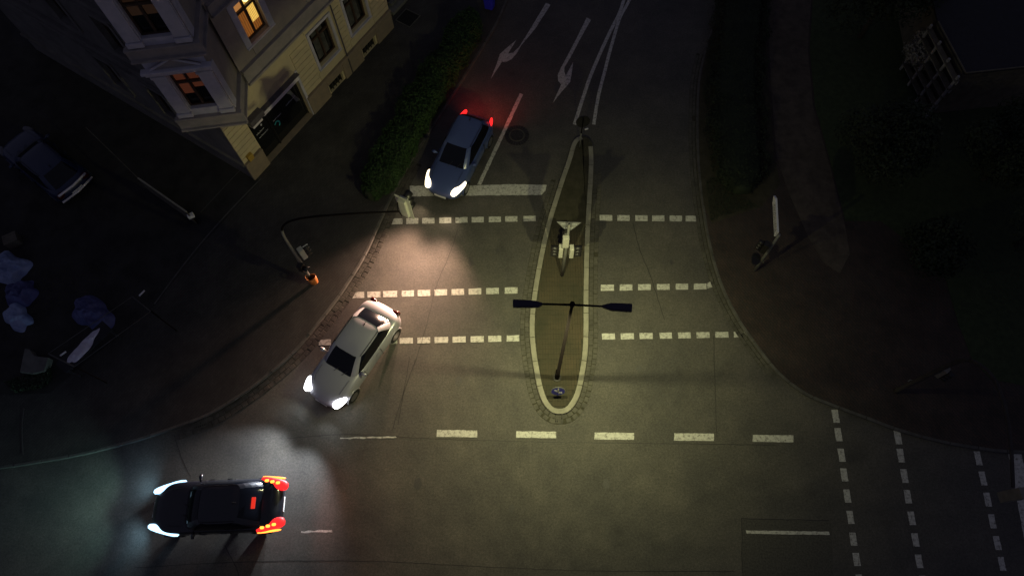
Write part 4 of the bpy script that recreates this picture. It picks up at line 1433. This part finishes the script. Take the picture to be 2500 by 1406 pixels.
# yard facade
y_holes = [(3.2, 4.2, 1.9, 3.7), (6.2, 7.2, 1.9, 3.7), (3.4, 4.4, 5.6, 7.4), (6.4, 7.4, 5.6, 7.4), (9.4, 10.4, 5.6, 7.4), (3.4, 4.4, 8.9, 10.7), (6.4, 7.4, 8.9, 10.7), (9.4, 10.4, 8.9, 10.7)]
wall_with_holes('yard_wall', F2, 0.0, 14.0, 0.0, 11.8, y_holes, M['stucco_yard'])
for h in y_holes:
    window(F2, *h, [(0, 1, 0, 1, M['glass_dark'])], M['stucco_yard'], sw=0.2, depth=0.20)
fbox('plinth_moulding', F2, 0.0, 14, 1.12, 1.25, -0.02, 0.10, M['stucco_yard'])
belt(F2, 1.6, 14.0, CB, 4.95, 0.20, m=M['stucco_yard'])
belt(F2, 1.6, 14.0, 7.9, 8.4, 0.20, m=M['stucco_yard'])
belt(F2, 1.6, 14.0, 11.4, 11.9, 0.4)
belt(F1, 1.9, PEND + 0.1, 11.4, 11.9, 0.4)
back = A0 + U * PEND + V2 * 14
mb = MB()
far = [A0 + NV * 0.5 - U * 0.5, A0 + U * (PEND + 0.2) + NV * 0.5, A0 + U * (PEND + 0.2) + V2 * 14.2, A0 - U * 0.5 + V2 * 14.2]
apex = [A0 + U * 3.5 + V2 * 3.5, A0 + U * PEND + V2 * 4, A0 + U * PEND + V2 * 14, A0 + U * 3.5 + V2 * 14]
vs = [(p.x, p.y, 11.95) for p in far] + [(p.x, p.y, 14.5) for p in apex]
mb.add(vs, [(0, 1, 5, 4), (1, 2, 6, 5), (2, 3, 7, 6), (3, 0, 4, 7), (4, 5, 6, 7)])
mb.done('roof', M['roof'], house)
for F, s, off in ((FT(A0 + U * PEND, V2, U), 0, 14), (FT(A0 + V2 * 14, U, V2), 0, PEND)):
    mb = MB(); mb.add([F @ Vector((0, 0, 0)), F @ Vector((off, 0, 0)), F @ Vector((off, 0, 11.9)), F @ Vector((0, 0, 11.9))], [(0, 1, 2, 3)]); mb.done('party_wall', M['stucco_up'], house)

# corner bay (oriel) carried over the corner
PR = G(606, 307, CB); PL = G(447, 327, CB)
PR.z = PL.z = 0
bu = (PR - PL).normalized(); bn = Vector((bu.y, -bu.x, 0))
BW = (PR - PL).length
inset = 0.20
B0 = PL + bu * inset - bn * inset
BWi = BW - 2 * inset
FB = FT(B0, bu, bn)                              # front of the bay
FR = FT(B0 + bu * BWi, -bn, bu)                  # right cheek
FL = FT(B0, -bn, -bu)                            # left cheek
bay = MB()
DEP = 2.3
for F, w in ((FR, DEP), (FL, 1.9)):
    wall_with_holes('bay_cheek', F, 0, w, CB, 11.9, [], M['stucco_up'])
bh = [(BWi / 2 - 0.50, BWi / 2 + 0.50, 5.38, 7.28), (BWi / 2 - 0.50, BWi / 2 + 0.50, 8.92, 10.75)]
wall_with_holes('bay_front', FB, 0, BWi, CB, 11.9, bh, M['stone_pale'])
mb = MB(); mb.add([FB @ Vector((0, 0, CB)), FB @ Vector((BWi, 0, CB)), FB @ Vector((BWi, -2.4, CB)), FB @ Vector((0, -2.0, CB))], [(0, 1, 2, 3)]); mb.done('bay_floor', M['stone'], house)
for F, a, b in ((FB, -0.2, BWi + 0.2), (FR, 0.0, 2.25), (FL, 0.0, 1.85)):
    for zb, zt in ((CB, 5.02), (8.0, 8.62)):
        belt(F, a, b, zb, zt, 0.20, m=M['stone'])
window(FB, *bh[0], [(0.0, 0.42, 0.30, 1.0, M['win_red']), (0.42, 1.0, 0.45, 1.0, M['win_red']), (0.0, 1.0, 0.0, 0.30, M['glass_dark']), (0.42, 1.0, 0.30, 0.45, M['glass_dark'])], None, sw=0.1, depth=0.18, sill=False, transom=0.66)
window(FB, *bh[1], [(0.0, 1.0, 0.0, 0.4, M['glass_dark']), (0.0, 1.0, 0.4, 1.0, M['win_brown'])], None, sw=0.1, depth=0.18, sill=False)
for z0, z1 in ((5.06, 7.28), (8.66, 10.9)):
    for a, b in ((0.03, 0.50), (BWi - 0.50, BWi - 0.03)):
        fbox('pilaster', FB, a, b, z0 + 0.22, z1 - 0.14, -0.01, 0.07, M['stone_pale'], house, 0.01)
        fbox('pilaster_base', FB, a - 0.04, b + 0.04, z0, z0 + 0.20, -0.01, 0.12, M['stone_pale'], house, 0.02)
        fbox('pilaster_capital', FB, a - 0.04, b + 0.04, z1 - 0.12, z1, -0.01, 0.12, M['stone_pale'], house, 0.02)
    for F, w in ((FR, 2.0), (FL, 1.6)):
        fbox('pilaster', F, 0.05, 0.42, z0 + 0.05, z1, -0.01, 0.05, M['stone_pale'], house, 0.01)
fbox('entablature', FB, -0.10, BWi + 0.10, 7.33, 7.50, -0.01, 0.14, M['stone_pale'], house, 0.02)
fbox('entablature', FB, -0.16, BWi + 0.16, 7.502, 7.62, -0.01, 0.24, M['stone_pale'], house, 0.02)
pts = [(BWi / 2 - 0.85, 7.62), (BWi / 2 + 0.85, 7.62), (BWi / 2, 8.05)]
mb = MB()
mb.add([FB @ Vector((s, y, z)) for y in (0.0, 0.10) for s, z in pts], [(2, 1, 0), (3, 4, 5), (0, 1, 4, 3), (1, 2, 5, 4), (2, 0, 3, 5)])
mb.done('pediment', M['stone'], house)
for a, b in ((pts[0], pts[2]), (pts[2], pts[1])):
    mb = MB(); pa = Vector((a[0], 0.12, a[1] + 0.02)); pb = Vector((b[0], 0.12, b[1] + 0.02))
    mb.tube([FB @ pa, FB @ pb], 0.045, 6); mb.done('pediment_moulding', M['stone_pale'], house)

# steel downpipe on the street side between the windows
mb = MB(); mb.tube([F1 @ Vector((6.98, 0.10, 0.05)), F1 @ Vector((6.98, 0.10, 4.25))], 0.035, 8); mb.done('downpipe', M['grime'], house, True)
# light well frame on the pavement past the house
fr = tag(empty('light_well_frame', (0, 0, 0)), 'square metal frame set in the pavement by the end of the cream house', 'frame')
c = G(996, 45, KH)
fr.location = (c.x, c.y, KH); fr.rotation_euler = (0, 0, math.atan2(U.y, U.x))
mb = MB(); mb.box(-0.40, 0.40, -0.42, 0.42, 0.0, 0.006); mb.done('pit', M['pit'], fr)
for a in ((-0.45, 0.45, -0.45, -0.41), (-0.45, 0.45, 0.41, 0.45), (-0.45, -0.41, -0.409, 0.409), (0.41, 0.45, -0.409, 0.409)):
    mb = MB(); mb.box(*a, 0.0, 0.03); mb.done('edge', M['kerb_dim'], fr)
st_ = G(960, 25, KH)
step = tag(empty('door_step', (st_.x, st_.y, KH), math.atan2(U.y, U.x)), 'grey stone step against the far end of the cream house', 'step')
mb = MB(); mb.box(-0.3, 1.5, -0.25, 0.25, 0, 0.18); bevel(mb.done('lower_step', M['slab'], step), 0.01)
mb = MB(); mb.box(0.0, 1.5, 0.05, 0.25, 0.182, 0.34); bevel(mb.done('upper_step', M['slab'], step), 0.01)

# ------------------------------------------------------------------ foliage
def leaves(name, sampler, n, size, m, parent=None, core=None):
    vs, fs = [], []
    for i in range(n):
        p, nn = sampler()
        a = Vector((random.gauss(0, 1), random.gauss(0, 1), random.gauss(0, 1))).normalized()
        nn = (nn + a * 0.8).normalized()
        t = nn.orthogonal().normalized()
        t.rotate(Matrix.Rotation(random.uniform(0, 6.28), 3, nn))
        b = nn.cross(t)
        s = size * random.uniform(0.6, 1.3)
        k = len(vs)
        vs += [p - t * s, p + b * s * 0.45, p + t * s, p - b * s * 0.45]
        fs.append((k, k + 1, k + 2, k + 3))
    return obj(name, vs, fs, m, parent)


def hedge(name, label, line, w, h, n, m, twig=M['bark'], taper=0.35):
    """line runs along the middle of the hedge base"""
    t = tag(empty(name, (0, 0, 0)), label, 'hedge')
    # dark twiggy body
    vs, fs = [], []
    K = 7
    prof = [(-1, 0.0), (-1.0, 0.55), (-0.8, 0.92), (0, 1.0), (0.8, 0.92), (1.0, 0.55), (1, 0.0)]
    N_ = len(line)
    for i, p in enumerate(line):
        tt = (line[min(i + 1, N_ - 1)] - line[max(i - 1, 0)]); tt.z = 0; tt.normalize()
        nn = Vector((-tt.y, tt.x, 0))
        e = min(i, N_ - 1 - i) * 0.25
        f = min(1.0, 0.35 + 0.65 * (e / 0.9)) if e < 0.9 else 1.0
        wv = w / 2 * 0.74 * f * (1 + 0.10 * noise.noise(Vector((i * 0.35, 3, 0))))
        hv = h * 0.80 * (0.7 + 0.3 * f) * (1 + 0.08 * noise.noise(Vector((i * 0.3, 0, 9))))
        for a, b in prof:
            q = p + nn * a * wv
            vs.append((q.x, q.y, KH + b * hv))
    for i in range(N_ - 1):
        for k in range(K - 1):
            fs.append((i * K + k, (i + 1) * K + k, (i + 1) * K + k + 1, i * K + k + 1))
    fs += [tuple(range(K)), tuple((N_ - 1) * K + k for k in range(K - 1, -1, -1))]
    obj('twig_mass', vs, fs, M['leaf_dark'], t, True)

    def smp():
        i = random.uniform(0, N_ - 1.001)
        i0 = int(i)
        p = line[i0].lerp(line[i0 + 1], i - i0)
        tt = (line[i0 + 1] - line[i0]).normalized()
        nn = Vector((-tt.y, tt.x, 0))
        e = min(i, N_ - 1 - i) * 0.25
        f = min(1.0, 0.35 + 0.65 * (e / 0.9)) if e < 0.9 else 1.0
        u = random.uniform(0, 1)
        lump = 1 + 0.30 * noise.noise(Vector((p.x * 1.3, p.y * 1.3, u * 3))) + 0.16 * noise.noise(Vector((p.x * 4, p.y * 4, u * 6)))
        if random.random() < 0.04:
            lump *= random.uniform(1.05, 1.22)
        k = u * (K - 1); k0 = int(min(k, K - 1.001))
        a = prof[k0][0] + (prof[k0 + 1][0] - prof[k0][0]) * (k - k0)
        b = prof[k0][1] + (prof[k0 + 1][1] - prof[k0][1]) * (k - k0)
        r = random.uniform(0.93, 1.07) * lump
        q = p + nn * a * w / 2 * f * r
        out = (nn * a + Vector((0, 0, 0.4 + b))).normalized()
        return Vector((q.x, q.y, KH + b * h * (0.7 + 0.3 * f) * r + 0.02)), out
    leaves('foliage', smp, n, 0.05, m, t)
    return t


hl = smooth_line([Vector((p.x, p.y, 0)) for p in gl([(905, 492), (958, 400), (1010, 305), (1085, 178), (1164, 48)])], 0.25)
hedge('hedge', 'trimmed green hedge along the left kerb between pavement and blue car', hl, 1.5, 0.85, 26000, M['leaf'])
hr = smooth_line([Vector((p.x, p.y, 0)) for p in gl([(1808, 478), (1800, 400), (1792, 310), (1790, 200), (1800, 90), (1815, -20), (1830, -100)])], 0.25)
hedge('hedge', 'broad dark low hedge between the right hand kerb and brown path', hr, 2.35, 0.75, 16000, M['leaf_dark'])
# weeds on the bare verge under the right hedge
wp = gl([(1722, 440), (1745, 430), (1850, 505), (1790, 520), (1735, 540)], KH)


def verge_smp():
    while True:
        x, y = random.uniform(min(p.x for p in wp), max(p.x for p in wp)), random.uniform(min(p.y for p in wp), max(p.y for p in wp))
        if inside(x, y, [(p.x, p.y) for p in wp]):
            return Vector((x, y, KH + random.uniform(0.01, 0.06))), Vector((0, 0, 1))


w = leaves('verge_weeds', verge_smp, 1500, 0.035, M['leaf_dark'])
tag(w, 'sparse weeds on the bare verge at the end of the dark hedge', 'weeds', kind='stuff')

# brown path, verges and yard sheets
def sheet(name, pts, z, m):
    return struct(slab(name, [(G(x, y, z).x, G(x, y, z).y) for x, y in pts], z - 0.003, z, m))


sheet('path', [(1868, -60), (1985, -60), (1972, 120), (1985, 260), (2030, 420), (2062, 545), (2075, 620), (2050, 668), (2010, 640), (1972, 575), (1925, 470), (1895, 380), (1882, 200)], KH + 0.004, M['path'])
sheet('lawn', [(1988, -60), (2700, -60), (2700, 980), (2420, 925), (2375, 880), (2340, 790), (2300, 650), (2150, 540), (2064, 540), (2034, 420), (1990, 260), (1977, 120)], KH + 0.006, M['grass_soil'])
sheet('verge', [(1762, -60), (1862, -60), (1876, 200), (1890, 380), (1905, 450), (1860, 505), (1738, 545), (1718, 500), (1708, 400), (1706, 300), (1710, 200), (1746, 60)], KH + 0.004, M['moss'])
sheet('yard', [(632, 446), (500, 592), (368, 758), (190, 900), (120, 960), (-500, 980), (-500, -300), (200, -100), (560, 200)], KH + 0.004, M['yard'])
ribbon('pavement_edging', [(640, 440), (570, 512), (500, 590), (440, 665), (372, 757)], 0.06, M['kerb_dim'], z=KH + 0.012, parent=pave_left)
ribbon('pavement_edging', [(606, 402), (545, 466), (486, 530)], 0.03, M['kerb_dim'], z=KH + 0.012, parent=pave_left)
ribbon('pavement_edging', [(62, 1110), (60, 1040), (66, 985)], 0.04, M['kerb_dim'], z=KH + 0.006, parent=pave_left)


def crown_tree(label, px, py, h, rad, n, m, name='tree', trunk=True, size=0.09, cat='tree'):
    b = G(px, py, KH)
    t = tag(empty(name, (b.x, b.y, KH)), label, cat)
    lobes = []
    for k in range(9):
        q = random.uniform(0, 6.28); rr = rad * random.uniform(0.2, 0.75)
        lobes.append((Vector((rr * math.cos(q), rr * math.sin(q), h * random.uniform(0.55, 0.9))), rad * random.uniform(0.32, 0.55)))
    mb = MB()
    mb.tube([(0, 0, 0), (0.05, 0.03, h * 0.35), (0.02, 0.0, h * 0.6)], [0.11 * h / 4, 0.08 * h / 4, 0.05 * h / 4], 8)
    for c_, r_ in lobes:
        mb.tube([(0.03, 0.01, h * 0.4), c_ * 0.6 + Vector((0, 0, h * 0.2)), c_], [0.05 * h / 4, 0.03, 0.012], 5)
    mb.done('trunk', M['bark'], t, True)

    def smp():
        c_, r_ = random.choice(lobes)
        d_ = Vector((random.gauss(0, 1), random.gauss(0, 1), random.gauss(0, 1))).normalized()
        return c_ + d_ * r_ * random.uniform(0.6, 1.05) * (1 + 0.25 * noise.noise(d_ * 2.5 + c_)), d_
    leaves('crown', smp, n, size, m, t)
    return t


crown_tree('pale flowering shrub half covering the timber lattice wall', 2205, 165, 1.7, 1.0, 5000, M['leaf_pale'], 'flowering_shrub', size=0.06, cat='shrub')
crown_tree('dark bush below the pale shrub beside the brown path', 2135, 420, 2.6, 2.2, 7000, M['leaf_dark'], 'bush', cat='bush')
crown_tree('tall dark tree right of the brown path near the top edge', 2100, 90, 5.0, 2.8, 9000, M['leaf_dark'])
crown_tree('broad dark tree below the black shed roof at the right', 2400, 440, 3.0, 2.2, 9000, M['leaf_dark'])
crown_tree('dark tree at the right edge above the lower right mast', 2480, 600, 4.5, 2.8, 8000, M['leaf_dark'])
crown_tree('low dark bush at the middle of the right hand lawn', 2230, 640, 1.8, 1.6, 5000, M['leaf_dark'], 'bush', cat='bush')

# timber arbour / lattice wall and dark roofed shed behind it
pa, pb = G(2290, 55, 3.0), G(2357, 180, 3.0)
pa.z = pb.z = 0
ua = (pb - pa); La = ua.length; ua.normalize(); na = Vector((ua.y, -ua.x, 0))
FA = FT(pa + na * 0.12, ua, na)
arb = tag(empty('timber_lattice', (0, 0, 0)), 'weathered timber lattice wall with wide boards half hidden by pale blossom', 'lattice')
for k in range(4):
    s_ = k * La / 3
    fbox('post', FA, s_ - 0.05, s_ + 0.05, KH, 2.88, 0.05, 0.13, M['wood_pale'], arb)
for k in range(5):
    z = 0.30 + k * 0.53
    fbox('board', FA, -0.1, La + 0.1, z, z + 0.24, -0.02, 0.02, M['wood_pale'] if k != 2 else M['wood_dull'], arb)
    fbox('shelf', FA, -0.1, La + 0.1, z + 0.25, z + 0.28, -0.02, 0.20, M['wood_dull'], arb)
shed = tag(empty('dark_shed', (0, 0, 0)), 'shed with black roof in the top right corner behind the timber lattice', 'shed')
rp = [G(x, y, 3.0) for x, y in ((2290, 55), (2357, 180), (2640, 150), (2640, -120), (2250, -120))]
mb = MB(); mb.prism([(p.x, p.y) for p in rp], 2.9, 3.0); mb.done('roof', M['roof'], shed)
mb = MB()
cxs, cys = sum(p.x for p in rp) / 5, sum(p.y for p in rp) / 5
mb.prism([(cxs + (p.x - cxs) * 0.94, cys + (p.y - cys) * 0.94) for p in rp], KH, 2.898); mb.done('wall', M['wood_dull'], shed)
mb = MB()
for i in range(2):
    mb.tube([rp[i] + Vector((0, 0, 0.03)), rp[i + 1] + Vector((0, 0, 0.03))], 0.035, 6)
mb.done('eaves_trim', M['wood_pale'] if False else M['wood_dull'], shed)
cp = G(2480, 195, 1.0)
o = empty('blue_cover', (cp.x, cp.y, KH))


# ------------------------------------------------------------------ yard things at the left
def crumple(name, rx, ry, h, m, seed, parent=None, K=26, sq=2.4):
    vs, fs = [], []
    for j in range(K + 1):
        r = j / K
        for k in range(48):
            q = 2 * math.pi * k / 48
            f = (abs(math.cos(q)) ** sq + abs(math.sin(q)) ** sq) ** (-1 / sq)
            edge = 1 + 0.42 * noise.noise(Vector((math.cos(q) * 1.7, math.sin(q) * 1.7, seed)))
            x, y = rx * r * f * math.cos(q) * edge, ry * r * f * math.sin(q) * edge
            z = h * (1 - r ** 3.0)
            fold = noise.noise(Vector((x * 2.2, y * 2.2, seed * 3))) * 0.5 + 0.5 * abs(noise.noise(Vector((x * 5, y * 5, seed))))
            fold = abs(noise.noise(Vector((x * 2.6 + 5, y * 2.6, seed)))) * 2.2 - 0.5 + 0.8 * abs(noise.noise(Vector((x * 7, y * 7, seed))))
            z = max(0.0, z - fold * 0.42 * h * (1 - 0.8 * r ** 4))
            vs.append((x, y, z + 0.012))
    for j in range(K):
        for k in range(48):
            fs.append((j * 48 + k, j * 48 + (k + 1) % 48, (j + 1) * 48 + (k + 1) % 48, (j + 1) * 48 + k))
    return obj(name, vs, fs, m, parent, True)


def heap(label, px, py, rx, ry, h, m, seed, rz=0.0, cat='tarpaulin', name='tarpaulin_cover', z=KH):
    o = crumple(name, rx, ry, h, m, seed)
    p = G(px, py, z)
    o.location = (p.x, p.y, z); o.rotation_euler = (0, 0, rz)
    tag(o, label, cat)
    return o


COL.objects.unlink(o)
bpy.data.objects.remove(o)
heap('pale blue crumpled tarpaulin at the left edge, topmost of the heaps', 22, 655, 1.0, 0.62, 0.5, M['tarp'], 1.3, R_(-25))
heap('round dark blue cover between the two pale tarpaulins at the left', 52, 718, 0.62, 0.62, 0.5, M['tarp_dark'], 4.1)
heap('pale blue crumpled tarpaulin ending in a flat tongue, lowest of the heaps', 45, 775, 0.75, 0.45, 0.35, M['tarp'], 7.7, R_(-40))
heap('oval navy cover beside the thin metal frame in the yard', 225, 768, 0.95, 0.62, 0.55, M['tarp_dark'], 9.2, R_(-35))
heap('bluish cover on the ground below the black shed roof', 2470, 200, 0.7, 0.5, 0.5, M['tarp_dark'], 2.2)
# square wooden crate
cb = G(38, 592, KH)
cr = tag(empty('wooden_crate', (cb.x, cb.y, KH), R_(28)), 'dull square wooden crate above the pale tarpaulin at the left', 'crate')
for k in range(4):
    mb = MB(); mb.box(-0.28, 0.28, -0.24 + k * 0.122, -0.24 + k * 0.122 + 0.112, 0.38, 0.405); mb.done('slat', M['wood_dull'], cr)
mb = MB(); mb.box(-0.27, 0.27, -0.23, 0.23, 0, 0.378); mb.done('box', M['wood_dull'], cr)
# glass roofed shelter frame with white sheet
ZF = 2.2
fp = [G(323, 724, ZF), G(368, 760, ZF), G(182, 895, ZF), G(118, 863, ZF)]
shel = tag(empty('shelter_frame', (0, 0, 0)), 'long low shelter of thin metal edges beside the pavement', 'shelter')
for i in range(4):
    a, b = fp[i], fp[(i + 1) % 4]
    mb = MB(); mb.tube([a, b], 0.014 if i in (1, 3) else 0.026, 6); mb.done('rail', M['kerb_dim'], shel, True)
    mb = MB(); mb.tube([(a.x, a.y, KH), a], 0.025, 6); mb.done('post', M['pole_dark'], shel, True)
ws = crumple('white_sheet', 0.85, 0.22, 0.10, M['sheet_white'], 5.5)
p = (fp[2] * 0.62 + fp[1] * 0.22 + fp[0] * 0.16)
p = G(205, 845, 1.0)
ws.location = (p.x, p.y, 0.98); ws.rotation_euler = (0, 0, R_(58)); tag(ws, 'crumpled white sheet lying on the bench inside the thin metal shelter', 'sheet')
bch = tag(empty('bench', (p.x, p.y, KH), R_(52)), 'dark bench under the crumpled white sheet in the shelter', 'bench')
mb = MB(); mb.box(-1.1, 1.1, -0.3, 0.3, 0.80, 0.86); mb.done('seat', M['roof'], bch)
for a in (-1.0, 1.0):
    for b in (-0.25, 0.25):
        mb = MB(); mb.box(a - 0.03, a + 0.03, b - 0.03, b + 0.03, 0, 0.80); mb.done('leg', M['roof'], bch)
# white marker bars standing by the shelter corners
for x0, y0, x1, y1, lb_ in ((340, 722, 353, 709, 'short white bar on the upper corner of the metal shelter'), (147, 868, 161, 858, 'short white bar on the lower corner of the metal shelter')):
    a, b = G(x0, y0, 2.25), G(x1, y1, 2.25)
    o = empty('marker_bar', (a.x, a.y, a.z)); tag(o, lb_, 'bar')
    mb = MB(); mb.tube([(0, 0, 0), b - a], 0.03, 8); mb.done('tube', M['sign_white'], o, True)
    mb = MB(); mb.tube([(0, 0, -0.06), (0, 0, 0.02)], 0.02, 6); mb.done('clip', M['pole'], o)
# flat pale slabs and grass tuft lower left
sl = tag(empty('paved_platform', (0, 0, 0)), 'pale paved platform with stepped edge at the left above the pavement', 'platform')
for i, pts in enumerate(([(60, 850), (72, 852), (82, 868), (110, 872), (118, 872), (108, 905), (80, 912), (48, 908)],)):
    P = gl(pts, 0.45); mb = MB(); mb.prism([(p.x, p.y) for p in P][::-1], KH, 0.45); bevel(mb.done('block', M['slab'], sl), 0.02)
P = gl([(46, 922), (104, 920), (106, 928), (50, 932)], 0.3); mb = MB(); mb.prism([(p.x, p.y) for p in P][::-1], KH, 0.3); mb.done('step', M['slab'], sl)
gp = gl([(20, 935), (60, 922), (115, 905), (125, 890), (128, 925), (110, 945), (40, 958)], KH)


def tuft_smp():
    while True:
        x, y = random.uniform(min(p.x for p in gp), max(p.x for p in gp)), random.uniform(min(p.y for p in gp), max(p.y for p in gp))
        if inside(x, y, [(p.x, p.y) for p in gp]):
            return Vector((x, y, KH + random.uniform(0.02, 0.22))), Vector((0, 0, 1))


tag(leaves('grass_tufts', tuft_smp, 3000, 0.06, M['leaf_dark']), 'grass growing along the foot of the paved platform', 'grass', kind='stuff')
# yard wall with pale coping and gate post
a, b = G(336, 434, 1.2), G(455, 517, 1.2)
wl = tag(empty('yard_fence', (0, 0, 0)), 'low yard fence with pale capping between parked car and cream house', 'fence')
u_ = (b - a).normalized()
nw = 10
for k in range(nw):
    p0, p1 = a.lerp(b, k / nw), a.lerp(b, (k + 0.96) / nw)
    nrm = Vector((-u_.y, u_.x, 0))
    mb = MB()
    mb.prism([(q.x, q.y) for q in (p0 - nrm * 0.035, p1 - nrm * 0.035, p1 + nrm * 0.035, p0 + nrm * 0.035)], 1.15, 1.2)
    mb.done('capping', M['kerb'], wl)
    mb = MB()
    mb.prism([(q.x, q.y) for q in (p0 - nrm * 0.02, p1 - nrm * 0.02, p1 + nrm * 0.02, p0 + nrm * 0.02)], KH, 1.148)
    mb.done('board', M['wood_dull'], wl)
a2 = G(210, 312, 1.2)
mb = MB(); mb.tube([a2, a2.lerp(a, 0.5), a], 0.02, 6); mb.done('top_wire', M['wood_dull'], wl)
gpst = G(482, 545, KH)
gt = tag(empty('letter_post', (gpst.x, gpst.y, KH), R_(30)), 'small white box on a short post at the yard entrance', 'post box')
mb = MB(); mb.box(-0.05, 0.05, -0.05, 0.05, 0, 0.55); mb.done('post', M['pole_dark'], gt)
mb = MB(); mb.box(-0.13, 0.13, -0.10, 0.10, 0.55, 0.72); bevel(mb.done('box', M['sign_white'], gt), 0.02)
# blue bin at the top edge
bc = G(1196, 22, KH)
bn_ = tag(empty('blue_bin', (bc.x, bc.y, KH), R_(-20)), 'bright blue bin on the pavement behind the hedge at the top', 'bin')
mb = MB(); T = Matrix.Identity(4)
vs = [(-0.2, -0.17, 0.08), (0.2, -0.17, 0.08), (0.2, 0.17, 0.08), (-0.2, 0.17, 0.08), (-0.26, -0.22, 0.85), (0.26, -0.22, 0.85), (0.26, 0.22, 0.85), (-0.26, 0.22, 0.85)]
mb.add(vs, [(3, 2, 1, 0), (4, 5, 6, 7), (0, 1, 5, 4), (1, 2, 6, 5), (2, 3, 7, 6), (3, 0, 4, 7)]); bevel(mb.done('tub', M['bin_blue'], bn_), 0.03)
mb = MB(); mb.box(-0.29, 0.29, -0.25, 0.25, 0.86, 0.92); bevel(mb.done('lid', M['bin_blue'], bn_), 0.03, 3)
mb = MB(); mb.tube([(-0.2, 0.28, 0.9), (0.2, 0.28, 0.9)], 0.02, 6); mb.done('handle', M['bin_blue'], bn_)
for s in (-1, 1):
    mb = MB(); mb.tube([(s * 0.19, 0.2, 0.09), (s * 0.24, 0.2, 0.09)], 0.09, 12); mb.done('wheel', M['tyre'], bn_)
